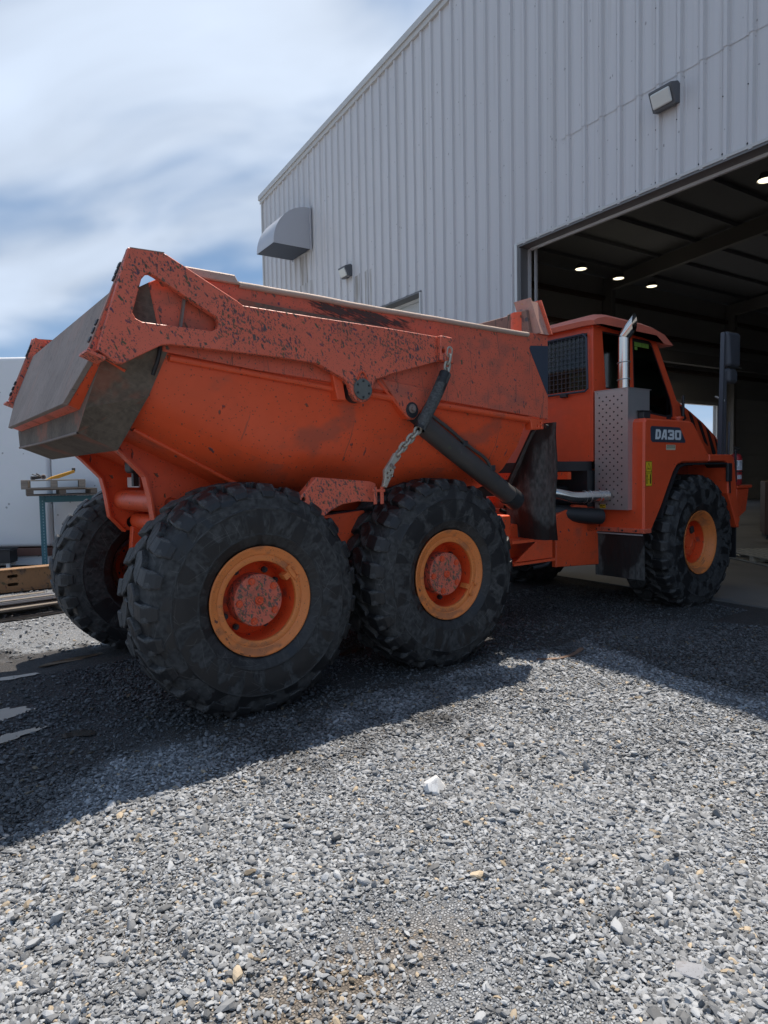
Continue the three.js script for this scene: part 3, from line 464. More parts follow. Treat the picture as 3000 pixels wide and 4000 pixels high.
const nutGeo = (() => merge([new THREE.CylinderGeometry(0.022, 0.022, 0.022, 6), new THREE.CylinderGeometry(0.013, 0.013, 0.045, 8)]).rotateX(Math.PI / 2))();
function wheel(x, y, zc, far, type, lugMode, spin) {
  const w = group('wheel', truck); w.position.set(x, y, far ? -zc : zc); if (far) w.rotation.y = Math.PI;
  const ty = mesh('tyre', tyreGeo.clone(), M.tyre, w); { const uv = ty.geometry.attributes.uv; for (let i = 0; i < uv.count; i++) uv.setX(i, uv.getX(i) + spin * 0.37); }
  const all = [];
  for (let k = 0; k < NL; k++) for (const s of [-1, 1]) for (const kind of ['shoulder', 'center']) {
    const ang = (k + (s > 0 ? 0.5 : 0)) / NL * 2 * Math.PI + spin;
    const single = lugMode === 'all' || (lugMode === 'outer' && s > 0 && (kind === 'shoulder' || type !== 'front'));
    const g = LUGS[kind + s].clone(); g.rotateZ(ang); const p = g.attributes.position;
    let lowest = 9; for (let i = 0; i < p.count; i++) lowest = Math.min(lowest, p.getY(i)); if (lowest < -YH + 0.002) squash(g);
    if (single) mesh('tread_lug', g, M.lug, w); else all.push(g);
  }
  if (all.length) { const m = mesh('tread_lugs', merge(all), M.lug, w); m.userData.kind = 'stuff'; }
  if (type === 'front') {
    [...'GLADIATOR'].forEach((ch, k) => { const t = new TextGeometry(ch, { font, size: 0.058, depth: 0.006, curveSegments: 2, bevelEnabled: false }); t.computeBoundingBox(); t.translate(-(t.boundingBox.max.x + t.boundingBox.min.x) / 2, 0.455, 0.306); t.rotateX(-0.10); t.rotateZ(0.62 - k * 0.155); mesh('sidewall_letter', t, M.lug, w); });
    mesh('rim', muvPolar(frontRim), M.rimYellow, w); mesh('rim_barrel', muvPolar(frontBarrel), M.rimRed, w); mesh('wheel_disc', muvPolar(frontDisc), M.rimRed, w);
    mesh('hub', muv(frontHub.clone()), M.orange, w); mesh('hub_bracket', box(0.06, 0.13, 0.07, 0.15, 0.127, 0.155, 0.01).rotateZ(0.3), M.blackSteel, w);
    for (let k = 0; k < 8; k++) { const a = k / 8 * 6.283; const n = nutGeo.clone(); n.scale(0.6, 0.6, 0.6); n.translate(0.155 * Math.cos(a), 0.155 * Math.sin(a), 0.128); mesh('wheel_nut', n, M.orange, w); }
  } else {
    mesh('rim', muvPolar(rimRearGeo), M.rimYellow, w); mesh('rim_barrel', muvPolar(barrelGeo), M.rimRed, w); mesh('wheel_disc', muvPolar(discGeo), M.rimRed, w);
    mesh('hub', muv(hubGeo.clone()), M.hubChip, w);
    mesh('hub_plug', merge([lathe([[0, 0.252], [0.010, 0.252], [0.012, 0.244], [0.018, 0.244], [0.020, 0.252], [0.027, 0.25], [0.029, 0.232]], 20)]), M.orange, w);
    for (let k = 0; k < 5; k++) { const a = k / 5 * 6.283 + 0.62 + spin; mesh('hub_plug', new THREE.CylinderGeometry(0.022, 0.026, 0.014, 14).rotateX(Math.PI / 2).translate(0.138 * Math.cos(a), 0.138 * Math.sin(a), 0.236), M.orange, w); }
    for (let k = 0; k < 12; k++) { if (k % 3 === 2) continue; const a = k / 12 * 6.283 + spin + 0.45; const n = nutGeo.clone(); n.translate(0.212 * Math.cos(a), 0.212 * Math.sin(a), 0.105); mesh('wheel_nut', n, M.blackSteel, w); }
    const L = merge([box(-0.05, 0.05, 0.268, 0.298, 0.262, 0.276, 0.006), box(-0.055, -0.04, 0.27, 0.31, 0.262, 0.284), box(0.04, 0.055, 0.27, 0.31, 0.262, 0.284), box(-0.02, 0.02, 0.225, 0.268, 0.19, 0.262)]); L.rotateZ(spin > 1 ? -2.1 : -0.95); mesh('lock_ring_clip', L, M.rimYellow, w);
  }
  return w;
}
function muvPolar(g) { return muv(g.clone()); }
const font = await new FontLoader().loadAsync('fonts/droid/droid_sans_bold.typeface.json');
wheel(0, YH, 1.080, false, 'rear', 'all', 0.05);
wheel(1.665, YH, 1.080, false, 'rear', 'outer', 1.3);
wheel(5.49, 0.72, 1.140, false, 'front', 'outer', 0.6);
wheel(0, YH, 1.080, true, 'rear', 'all', 0.3);
wheel(1.665, YH, 1.080, true, 'rear', 'none', 0.9);
wheel(5.49, 0.72, 1.140, true, 'front', 'none', 2.2);

// ---- dump body
const body = group('dump_body', truck);
{
  const secs = [
    [[-0.62, 2.297, 1.362], [-0.70, 2.12, 1.272], [-0.76, 2.01, 1.145], [-0.79, 1.95, 1.00], [-0.80, 1.915, 0.86], [-0.81, 1.895, 0]],
    [[0.00, 2.235, 1.365], [0, 1.92, 1.29], [0, 1.72, 1.175], [0, 1.58, 1.03], [0, 1.525, 0.90], [0, 1.50, 0]],
    [[0.22, 2.215, 1.365], [0.22, 1.86, 1.285], [0.22, 1.64, 1.17], [0.22, 1.495, 1.02], [0.22, 1.435, 0.88], [0.22, 1.42, 0]],
    [[1.3, 2.15, 1.365], [1.3, 1.82, 1.285], [1.3, 1.61, 1.17], [1.3, 1.465, 1.02], [1.3, 1.41, 0.88], [1.3, 1.40, 0]],
    [[2.62, 2.06, 1.365], [2.55, 1.78, 1.285], [2.49, 1.59, 1.17], [2.44, 1.45, 1.02], [2.42, 1.405, 0.88], [2.41, 1.39, 0]]];
  const half = (() => { // densify between sections with gentle curve
    return loft(secs, 0.7); })();
  mesh('hull', merge([half, mirrorZ(half), loft([secs[4], secs[4].map(p => [p[0], p[1], 0])], 0.5), loft([secs[4].map(p => [p[0], p[1], 0]), secs[4].map(p => [p[0], p[1], -p[2]])], 0.5)]), M.orange, body);
  const fl = secs.map(s => s.map(p => [p[0], p[1] + 0.045, p[2] * 0.95])); const inn = loft(fl, 0.7);
  mesh('floor_liner', merge([inn, mirrorZ(inn)]), M.steelDirt, body);
  const up = [[-0.46, 2.795], [-0.15, 2.795], [-0.115, 2.75], [0.56, 2.742], [0.77, 2.732], [2.585, 2.725], [2.585, 2.765], [2.855, 2.765], [2.855, 2.02], [2.60, 2.045], [1.3, 2.148], [0, 2.233], [-0.60, 2.294], [-0.67, 2.676]];
  for (const s of [1, -1]) {
    mesh('side_panel', plate(up, s > 0 ? 1.355 : -1.385, s > 0 ? 1.385 : -1.355), M.orangeDust, body);
    mesh('knuckle_bead', merge([rod([-0.56, 2.262, s * 1.366], [0.62, 2.150, s * 1.366], 0.022, 10), rod([0.86, 2.135, s * 1.366], [2.60, 2.010, s * 1.372], 0.026, 10), rod([-0.56, 2.30, s * 1.372], [2.6, 2.056, s * 1.372], 0.012, 8)]), M.orange, body);
    mesh('weld_seam', merge([rod([-0.66, 1.868, s * 0.965], [0.0, 1.530, s * 0.925], 0.016, 8), rod([0.0, 1.530, s * 0.925], [0.45, 1.425, s * 0.90], 0.014, 8)]), M.orange, body);
    { const sg = new THREE.PlaneGeometry(1.15, 0.17); sg.rotateZ(-0.035); sg.translate(0.86, 2.655, 0); if (s < 0) sg.rotateY(Math.PI).translate(1.72, 0, 0); sg.translate(0, 0, s * 1.3875); mesh('dirt_smear', sg, M.smear, body); }
    // worn top rail, a little wavy
    const pts = []; for (let k = 0; k <= 40; k++) { const x = mix(-0.115, 2.585, k / 40); pts.push([x, 2.747 - 0.006 * step(0.4, 0.9, x) + 0.008 * (fbm(x * 3, s, 701, 3) - 0.5), s * 1.388]); }
    mesh('top_rail', tube(pts, 0.021, 90, 8), M.railDustSun, body);
    mesh('rail_step', plate([[-0.46, 2.80], [-0.145, 2.80], [-0.112, 2.745], [-0.47, 2.745]], s > 0 ? 1.37 : -1.41, s > 0 ? 1.41 : -1.37, 0.008), M.railDustSun, body);
    mesh('rail_ledge', plate([[-0.12, 2.655], [0.1, 2.645], [1.35, 2.607], [1.35, 2.600], [-0.14, 2.600]], s > 0 ? 1.386 : -1.416, s > 0 ? 1.416 : -1.386, 0.003), M.chuteDirt, body);
    mesh('corner_decal', plate([[2.62, 2.652], [2.852, 2.672], [2.852, 2.235], [2.83, 2.26], [2.612, 2.61], [2.604, 2.632]], s * 1.3855, s * 1.3885, 0), M.navy, body);
    mesh('corner_bracket', plate([[2.62, 2.035], [2.80, 2.02], [2.80, 1.935], [2.64, 1.925]], s > 0 ? 1.30 : -1.38, s > 0 ? 1.38 : -1.30, 0.006, [circ(2.76, 1.99, 0.009, 8), circ(2.76, 1.955, 0.009, 8), circ(2.72, 1.958, 0.009, 8)]), M.orange, body);
    mesh('cylinder_bracket', plate([[0.98, 2.25], [1.46, 2.20], [1.45, 2.15], [1.315, 1.99], [1.285, 1.965], [1.245, 1.965], [1.215, 1.985]], s > 0 ? 1.345 : -1.398, s > 0 ? 1.398 : -1.345, 0.008), M.orangeDust, body);
    mesh('bracket_flange', merge([bar([0.95, 2.235, s * 1.32], [1.23, 1.975, s * 1.32], 0.14, 0.018), bar([1.30, 1.975, s * 1.31], [1.46, 2.17, s * 1.31], 0.12, 0.018)]), M.orange, body);
    mesh('pivot_bolt', merge([rod([1.262, 2.045, s * 1.398], [1.262, 2.045, s * 1.408], 0.034, 20), rod([1.262, 2.045, s * 1.408], [1.262, 2.045, s * 1.425], 0.020, 6)]), M.steelDirt, body);
    mesh('hinge_guard', plate([[0.545, 2.25], [0.62, 2.25], [0.655, 2.07], [0.585, 2.075]], s > 0 ? 1.33 : -1.42, s > 0 ? 1.42 : -1.33, 0.006), M.orange, body);
  }
  // headboard leaning over the front
  mesh('headboard', plateX([[-1.33, 2.06], [1.33, 2.06], [1.345, 2.76], [1.30, 2.985], [1.08, 2.985], [1.08, 2.972], [-1.08, 2.972], [-1.30, 2.985], [-1.345, 2.76]], 2.66, 2.72, 0.006), M.headDirt, body);
  mesh('headboard_rib', merge([rod([2.69, 2.5, 1.19], [2.69, 2.975, 1.19], 0.07, 18), rod([2.69, 2.5, -1.19], [2.69, 2.975, -1.19], 0.07, 18)]), M.orange, body);
  for (const s of [1, -1]) {
    const a = [2.70, 2.765], c = [2.70, 3.075], za = 1.405, zc = 1.285;
    const f = (x0, x1, zo) => quads([[[x0, a[1], s * (za + zo)], [x1, a[1], s * (za + zo)], [x1, c[1], s * (zc + zo)], [x0, c[1], s * (zc + zo)]], [[x0, a[1], s * (za + zo - 0.012)], [x1, a[1], s * (za + zo - 0.012)], [x1, c[1], s * (zc + zo - 0.012)], [x0, c[1], s * (zc + zo - 0.012)]], [[x0, c[1], s * (zc + zo)], [x1, c[1], s * (zc + zo)], [x1, c[1], s * (zc + zo - 0.012)], [x0, c[1], s * (zc + zo - 0.012)]]]);
    mesh('headboard_channel', f(2.715, 2.845, 0), M.palePink, body);
    const fl2 = (x, dx, t) => quads([[[x, a[1], s * (za - 0.16)], [x, a[1], s * (za + 0.03)], [x, c[1] + 0.015, s * (zc + 0.03)], [x, c[1] + 0.015, s * (zc - 0.16)]], [[x + dx, a[1], s * (za - 0.16)], [x + dx, a[1], s * (za + 0.03)], [x + dx, c[1] + 0.015, s * (zc + 0.03)], [x + dx, c[1] + 0.015, s * (zc - 0.16)]], [[x, a[1], s * (za + 0.03)], [x + dx, a[1], s * (za + 0.03)], [x + dx, c[1] + 0.015, s * (zc + 0.03)], [x, c[1] + 0.015, s * (zc + 0.03)]], [[x, c[1] + 0.015, s * (zc - 0.16)], [x + dx, c[1] + 0.015, s * (zc - 0.16)], [x + dx, c[1] + 0.015, s * (zc + 0.03)], [x, c[1] + 0.015, s * (zc + 0.03)]]]);
    mesh('channel_flange', fl2(2.702, 0.013), M.palePink, body); mesh('channel_flange', fl2(2.846, 0.013), M.orangeDust, body);
  }
  // rear chute: dirt-covered steel tail below the gate
  const nearSide = [[-0.66, 2.682, 1.383], [-0.565, 2.31, 1.388], [-0.655, 2.04, 1.262], [-0.765, 1.735, 0.985], [-1.00, 1.835, 1.02], [-0.985, 1.97, 1.16], [-0.92, 2.24, 1.325], [-0.78, 2.61, 1.36]];
  const m_ = p => [p[0], p[1], -p[2]];
  const S = nearSide, F = [];
  const side = (q) => [[q[0], q[1], q[6], q[7]], [q[1], q[2], q[5], q[6]], [q[2], q[3], q[4], q[5]]];
  F.push(...side(S), ...side(S.map(m_)));
  F.push([S[4], m_(S[4]), m_(S[5]), S[5]], [S[5], m_(S[5]), m_(S[6]), S[6]], [S[3], S[4], m_(S[4]), m_(S[3])], [S[2], S[3], m_(S[3]), m_(S[2])], [S[1], S[2], m_(S[2]), m_(S[1])]);
  mesh('tail_chute', quads(F), M.chuteDirt, body);
  mesh('chute_lip', merge([tube([S[4], [-1.003, 1.828, 0], m_(S[4])].map(p => [...p]), 0.009, 30, 6)]), M.steelDirt, body);
  mesh('chute_strap', merge([tube([[-0.60, 2.42, 1.392], [-0.63, 2.25, 1.385], [-0.65, 2.16, 1.34]], 0.012, 12, 6)]), M.rubber, body);
  // longitudinal hinge beams under the body
  for (const s of [1, -1]) {
    const P = [[-0.66, 1.80], [-0.62, 1.73], [-0.47, 1.575], [-0.44, 1.44], [-0.415, 1.25], [-0.30, 1.125], [-0.12, 1.10], [0.15, 1.20], [0.6, 1.26], [2.3, 1.26], [2.35, 1.42], [0.2, 1.45], [-0.15, 1.60], [-0.60, 1.84]];
    mesh('hinge_beam', plate(P, s > 0 ? 0.55 : -0.585, s > 0 ? 0.585 : -0.55, 0.004, [circ(-0.30, 1.37, 0.047), circ(-0.24, 1.19, 0.05)]), M.orange, body);
    const E = [[-0.70, 1.80], [-0.62, 1.73], [-0.475, 1.575], [-0.445, 1.44], [-0.42, 1.25], [-0.305, 1.12]];
    for (let k = 0; k + 1 < E.length; k++) mesh('beam_flange', bar([E[k][0] - 0.006, E[k][1] - 0.004, s * 0.567], [E[k + 1][0] - 0.006, E[k + 1][1] - 0.004, s * 0.567], 0.10, 0.014), M.orange, body);
  }
  mesh('cross_tube', rod([-0.31, 1.385, -0.56], [-0.31, 1.385, 0.56], 0.085, 24), M.orange, body);
  mesh('pivot_tube', rod([-0.20, 1.20, -0.53], [-0.20, 1.20, 0.53], 0.07, 20), M.rimRed, body);
  // lamp and plate hanging inside the beams
  mesh('work_lamp', merge([box(-0.44, -0.34, 1.60, 1.70, -0.05, 0.12, 0.03), box(-0.40, -0.36, 1.50, 1.60, 0.0, 0.05)]), M.plasticBlack, body);
  mesh('hazard_plate', box(-0.33, -0.32, 1.49, 1.57, -0.35, -0.05), flat(0.55, 0.5, 0.5, 0.5), body);
}
// ---- tailgate with its long side arms
const gate = group('tailgate', truck);
{
  const a = [-0.785, 2.826], t = [-0.372, -0.928], nf = [0.928, -0.372];
  const at = (u, off, z) => [a[0] + t[0] * u + nf[0] * off, a[1] + t[1] * u + nf[1] * off, z];
  const place = g => { const m = new THREE.Matrix4().makeBasis(new THREE.Vector3(0, 0, 1), new THREE.Vector3(-t[0], -t[1], 0), new THREE.Vector3(-nf[0], -nf[1], 0)); m.setPosition(a[0], a[1], 0); g.applyMatrix4(m); return g; };
  const hex = [[-1.335, -0.165], [1.335, -0.165], [1.335, -0.60], [1.03, -0.875], [-1.03, -0.875], [-1.335, -0.60]];
  mesh('gate_panel', place(plate(hex, -0.065, -0.035, 0.003)), M.steelDirt, gate);
  const e = [[1.325, -0.60], [1.025, -0.868], [-1.025, -0.868], [-1.325, -0.60]];
  for (let k = 0; k < 3; k++) { const [x0, y0] = e[k], [x1, y1] = e[k + 1]; const A = at(-y0, 0.066, x0), B = at(-y1, 0.066, x1), C = at(-y1, 0.235, x1 * 0.985), Dq = at(-y0, 0.235, x0 * 0.985); const off = 0.012; mesh('gate_flange', quads([[A, B, C, Dq], [at(-y0 - off, 0.066, x0), at(-y1 - off, 0.066, x1), at(-y1 - off, 0.235, x1 * 0.985), at(-y0 - off, 0.235, x0 * 0.985)], [Dq, C, at(-y1 - off, 0.235, x1 * 0.985), at(-y0 - off, 0.235, x0 * 0.985)]]), M.orange, gate); }
  mesh('gate_top_bar', bar(at(0.185, 0.085, -1.33), at(0.185, 0.085, 1.33), 0.03, 0.03), M.steelDirt, gate);
  const arm = [[-0.80, 2.825], [-0.61, 2.832], [-0.585, 2.825], [-0.16, 2.625], [-0.125, 2.604], [0.33, 2.60], [0.96, 2.598], [1.44, 2.59], [1.565, 2.582], [1.572, 2.40], [1.47, 2.405], [1.04, 2.283], [0.875, 2.225], [0.845, 2.17], [0.835, 2.11], [0.80, 2.072], [0.755, 2.058], [0.705, 2.072], [0.672, 2.11], [0.655, 2.17], [0.615, 2.21], [0.40, 2.298], [0.13, 2.312], [-0.22, 2.318], [-0.58, 2.322], [-0.635, 2.312], [-0.85, 2.19], [-0.885, 2.19], [-0.985, 2.25]];
  const hole = [[-0.705, 2.70], [-0.735, 2.665], [-0.79, 2.475], [-0.775, 2.445], [-0.74, 2.43], [-0.33, 2.425], [-0.295, 2.445], [-0.285, 2.48], [-0.30, 2.512], [-0.66, 2.695], [-0.685, 2.705]];
  for (const s of [1, -1]) {
    const z = (p, q) => s > 0 ? [p, q] : [-q, -p];
    mesh('gate_arm', plate(arm, ...z(1.420, 1.468), 0.004, [hole]), M.orangeChip, gate);
    mesh('gate_post', merge([bar(at(0.0, 0.035, s * 1.385), at(0.635, 0.035, s * 1.385), 0.068, 0.07), bar(at(0.628, 0.03, s * 1.40), at(0.645, 0.03, s * 1.40), 0.17, 0.10)]), M.orangeChip, gate);
    for (const u of [0.075, 0.115, 0.155, 0.43, 0.48, 0.535]) mesh('rubber_buffer', bar(at(u, -0.006, s * 1.38), at(u + 0.03, -0.006, s * 1.38), 0.040, 0.018), M.rubber, gate);
    mesh('post_strip', bar(at(0.02, -0.004, s * 1.40), at(0.60, -0.004, s * 1.40), 0.022, 0.006), M.palePink, gate);
    mesh('arm_edge', bar([-0.60, 2.8345, s * 1.444], [-0.79, 2.8275, s * 1.444], 0.046, 0.004), M.railDustSun, gate);
    mesh('inner_rib', bar([-0.46, 2.66, s * 1.40], [-0.50, 2.43, s * 1.40], 0.03, 0.012, [1, 0, 0]), M.steelDirt, gate);
    // pivot pin cap with its bolts
    mesh('pin_cap', rod([0.756, 2.150, s * 1.468], [0.756, 2.150, s * 1.483], 0.073, 28), M.capGrey, gate);
    mesh('pin_collar', rod([0.756, 2.150, s * 1.36], [0.756, 2.150, s * 1.466], 0.088, 28), M.blackSteel, gate);
    for (let k = 0; k < 6; k++) { const q = k / 6 * 6.283 + 0.5; const x = 0.756 + 0.055 * Math.cos(q), y = 2.150 + 0.055 * Math.sin(q); mesh('cap_bolt', rod([x, y, s * 1.483], [x, y, s * 1.489], 0.008, 6), M.blackSteel, gate); }
    mesh('grease_line', tube([[0.70, 2.165, s * 1.476], [0.735, 2.25, s * 1.476], [0.755, 2.27, s * 1.476], [0.78, 2.25, s * 1.476], [0.80, 2.21, s * 1.476]], 0.0055, 20, 6), M.orange, gate);
    mesh('chain_block', plate([[1.455, 2.585], [1.465, 2.592], [1.57, 2.587], [1.578, 2.58], [1.585, 2.39], [1.455, 2.41]], ...z(1.47, 1.512), 0.006, [circ(1.49, 2.478, 0.019, 10), [[1.548, 2.505], [1.56, 2.505], [1.56, 2.42], [1.548, 2.42]]]), M.orangeChip, gate);
  }
}
// ---- tailgate chains
for (const s of [1, -1]) {
  const c = group('tailgate_chain', truck);
  const link = (p, q, turn) => { const A = new THREE.Vector3(...p), B = new THREE.Vector3(...q), L = A.distanceTo(B) * 0.5 + 0.011, w = 0.023, pts = []; for (let k = 0; k < 14; k++) { const a = k / 14 * 6.283; pts.push([Math.sign(Math.cos(a)) * Math.max(0, L - w) + w * Math.cos(a), w * Math.sin(a), 0]); } const g = tube(pts, 0.0108, 40, 7, true); const d = B.clone().sub(A).normalize(), y = new THREE.Vector3(0, 0, 1).cross(d).normalize(), z = d.clone().cross(y); if (turn) g.rotateX(Math.PI / 2); g.applyMatrix4(new THREE.Matrix4().makeBasis(d, y, z)); g.translate((p[0] + q[0]) / 2, (p[1] + q[1]) / 2, (p[2] + q[2]) / 2); mesh('chain_link', g, M.chain, c); };
  const run = (a, b, n) => { for (let k = 0; k < n; k++) { const f = t => [mix(a[0], b[0], t), mix(a[1], b[1], t), mix(a[2], b[2], t) * s]; link(f(k / n), f((k + 1) / n), k % 2); } };
  run([1.552, 2.50, 1.505], [1.515, 2.29, 1.50], 4);
  mesh('rubber_sleeve', merge([tube([[1.515, 2.315, s * 1.497], [1.41, 2.135, s * 1.50], [1.255, 1.885, s * 1.485]], 0.046, 16, 12)]), M.flap, c);
  run([1.26, 1.895, 1.485], [1.065, 1.705, 1.46], 6);
  const P = [[1.085, 1.715], [1.10, 1.685], [1.075, 1.655], [1.035, 1.625], [1.03, 1.57], [0.995, 1.515], [0.96, 1.46], [0.93, 1.47], [0.945, 1.53], [0.945, 1.585], [0.985, 1.635], [1.01, 1.665], [1.04, 1.71]];
  mesh('tension_plate', plate(P, s > 0 ? 1.435 : -1.465, s > 0 ? 1.465 : -1.435, 0.004, [circ(1.0, 1.585, 0.008, 8), circ(0.972, 1.565, 0.008, 8), circ(1.005, 1.548, 0.008, 8), circ(0.975, 1.53, 0.008, 8)]), M.chain, c);
  for (const [x, y] of [[1.062, 1.688], [1.0, 1.622], [1.023, 1.605]]) mesh('plate_bolt', rod([x, y, s * 1.465], [x, y, s * 1.476], 0.013, 8), M.steelDirt, c);
  mesh('clevis', merge([box(0.885, 0.915, 1.34, 1.47, s > 0 ? 1.395 : -1.41, s > 0 ? 1.41 : -1.395, 0.007), box(0.945, 0.975, 1.34, 1.47, s > 0 ? 1.395 : -1.41, s > 0 ? 1.41 : -1.395, 0.007), rod([0.87, 1.44, s * 1.40], [0.985, 1.44, s * 1.40], 0.012)]), M.orangeDust, c);
  mesh('anchor_bracket', plate([[0.30, 1.40], [0.45, 1.545], [0.90, 1.508], [0.955, 1.49], [0.955, 1.355], [0.80, 1.365], [0.66, 1.35], [0.56, 1.31], [0.47, 1.25], [0.36, 1.20]], s > 0 ? 1.27 : -1.34, s > 0 ? 1.34 : -1.27, 0.006, [circ(0.345, 1.395, 0.016, 10)]), M.orangeChip, truck);
}
// ---- lift cylinders
for (const s of [1, -1]) {
  const c = group('lift_cylinder', truck);
  mesh('barrel', rod([1.40, 1.950, s * 1.330], [2.58, 1.350, s * 1.155], 0.084, 26), M.cylinder, c);
  mesh('rod_end', merge([rod([1.262, 2.030, s * 1.345], [1.42, 1.945, s * 1.330], 0.05, 16), rod([1.262, 2.035, s * 1.30], [1.262, 2.035, s * 1.40], 0.060, 18)]), M.blackSteel, c);
  mesh('barrel_cap', rod([2.57, 1.355, s * 1.157], [2.69, 1.295, s * 1.14], 0.092, 22), M.blackSteel, c);
  mesh('oil_hose', tube([[1.42, 2.035, s * 1.37], [1.66, 1.925, s * 1.345], [1.95, 1.775, s * 1.30], [2.17, 1.67, s * 1.275], [2.28, 1.555, s * 1.25]], 0.014, 40, 8), M.cylinder, c);
  mesh('hose_clip', merge([box(1.86, 1.91, 1.775, 1.82, s * 1.30 - 0.03, s * 1.30 + 0.03, 0.006), box(2.24, 2.29, 1.57, 1.62, s * 1.245 - 0.03, s * 1.245 + 0.03, 0.006)]), M.blackSteel, c);
}
// ---- rear frame, axles
{
  const f = group('rear_frame', truck);
  for (const s of [1, -1]) {
    mesh('frame_rail', plate([[-0.30, 0.95], [0.3, 0.80], [2.7, 0.78], [3.25, 0.80], [3.25, 1.10], [2.6, 1.18], [-0.28, 1.16]], s > 0 ? 0.42 : -0.50, s > 0 ? 0.50 : -0.42, 0.006), M.orange, f);
    mesh('frame_gusset', plate([[2.45, 0.75], [3.15, 0.72], [3.15, 1.02], [2.9, 1.06], [2.45, 0.92]], s > 0 ? 0.88 : -0.93, s > 0 ? 0.93 : -0.88, 0.006), M.orange, f);
    mesh('bogie_beam', plate([[-0.10, 0.62], [0.83, 0.72], [1.77, 0.62], [1.80, 0.86], [1.2, 1.02], [0.83, 1.10], [0.46, 1.02], [-0.12, 0.86]], s > 0 ? 0.62 : -0.74, s > 0 ? 0.74 : -0.62, 0.01), M.rimRed, f);
    mesh('torque_rod', rod([0.70, 1.22, s * 0.9], [1.25, 1.26, s * 0.9], 0.035, 12), M.blackSteel, f);
    mesh('mud_plate', plate([[0.35, 1.02], [0.75, 1.25], [1.2, 1.28], [1.25, 0.98], [0.83, 0.88]], s > 0 ? 0.93 : -0.96, s > 0 ? 0.96 : -0.93, 0.004), M.orange, f);
  }
  for (const x of [0, 1.665]) { mesh('axle_tube', merge([rod([x, YH, -0.9], [x, YH, 0.9], 0.14, 20), new THREE.SphereGeometry(0.27, 20, 14).translate(x, YH, 0)].map(g => muv(g))), M.rimRed, f); }
  mesh('cross_member', merge([box(0.2, 0.36, 0.85, 1.12, -0.42, 0.42), box(2.2, 2.36, 0.82, 1.14, -0.42, 0.42), box(3.05, 3.25, 0.62, 1.18, -0.5, 0.5)]), M.orange, f);
  mesh('step_plate', merge([box(2.62, 3.20, 0.90, 0.925, 0.86, 1.16), box(2.62, 3.20, 0.70, 0.722, 0.80, 1.18), plate([[2.66, 0.73], [3.18, 0.73], [3.18, 0.90], [2.95, 0.90]], 1.145, 1.165, 0.003)]), M.orange, f);
  mesh('axle_guard', box(2.60, 2.72, 0.95, 1.16, 0.6, 1.06, 0.02), M.rimRed, f);
}
// ---- front frame with articulation joint
{
  const f = group('front_frame', truck);
  mesh('main_frame', merge([box(3.55, 7.3, 0.62, 1.12, -0.48, 0.48, 0.02)]), M.orange, f);
  mesh('frame_side', plate([[3.62, 0.56], [4.40, 0.52], [4.40, 1.16], [3.95, 1.20], [3.62, 1.10]], 0.80, 0.86, 0.008), M.orange, f);
  mesh('joint_ring', creased(new THREE.TorusGeometry(0.30, 0.045, 12, 36).rotateY(0.5).translate(3.42, 0.86, 0.62)), M.blackSteel, f);
  mesh('joint_block', merge([box(3.2, 3.62, 0.62, 0.80, -0.35, 0.72, 0.02), rod([3.40, 0.55, 0.25], [3.40, 1.3, 0.25], 0.12, 18)]), M.orange, f);
  mesh('steering_cylinder', merge([rod([3.05, 1.10, 0.80], [3.75, 0.98, 0.74], 0.05, 14)]), M.blackSteel, f);
  for (const [a, dz] of [[0.0, 0], [0.05, 0.05], [0.10, -0.06], [0.16, 0.02], [0.22, 0.08]]) mesh('hose', tube([[3.0, 1.22 - a * 0.4, 0.72 + dz], [3.25, 1.16 - a, 0.80 + dz], [3.44, 0.92 - a, 0.84 + dz], [3.42, 0.72 - a * 0.4, 0.84 + dz], [3.22, 0.66 - a * 0.3, 0.80 + dz]], 0.022, 40, 8), M.rubber, f);
  mesh('front_axle', muv(rod([5.49, 0.72, -0.95], [5.49, 0.72, 0.95], 0.13, 18)), M.rimRed, f);
  mesh('under_deck', merge([box(3.62, 4.26, 1.56, 1.66, -0.8, 0.84), box(3.75, 4.3, 1.18, 1.40, -0.7, 0.6, 0.03), box(4.15, 4.33, 0.9, 1.56, -0.6, 0.86)]), M.plasticBlack, f);
  mesh('deck_beam', merge([box(3.60, 3.66, 1.475, 1.55, -0.8, 1.02), box(3.58, 3.66, 1.48, 1.58, 0.70, 0.74), box(3.58, 3.66, 1.50, 1.58, 0.30, 0.36)]), M.rimRed, f);
  mesh('air_duct', merge([tube([[3.3, 1.13, 0.45], [3.7, 1.13, 0.72], [4.05, 1.08, 0.88], [4.26, 1.06, 0.95]], 0.085, 30, 12)]), M.blackSteel, f);
  mesh('exhaust_pipe', tube([[3.25, 1.345, 0.50], [3.45, 1.345, 0.66], [3.66, 1.33, 0.80], [3.86, 1.285, 0.90], [4.05, 1.285, 0.98], [4.25, 1.29, 1.04]], 0.062, 60, 18), M.chrome, f);
  for (const [x, y, z] of [[3.98, 1.284, 0.945], [4.03, 1.285, 0.97], [4.14, 1.287, 1.008]]) mesh('pipe_clamp', new THREE.TorusGeometry(0.064, 0.006, 8, 28).rotateY(Math.PI / 2 - 0.35).translate(x, y, z), M.steel, f);
}
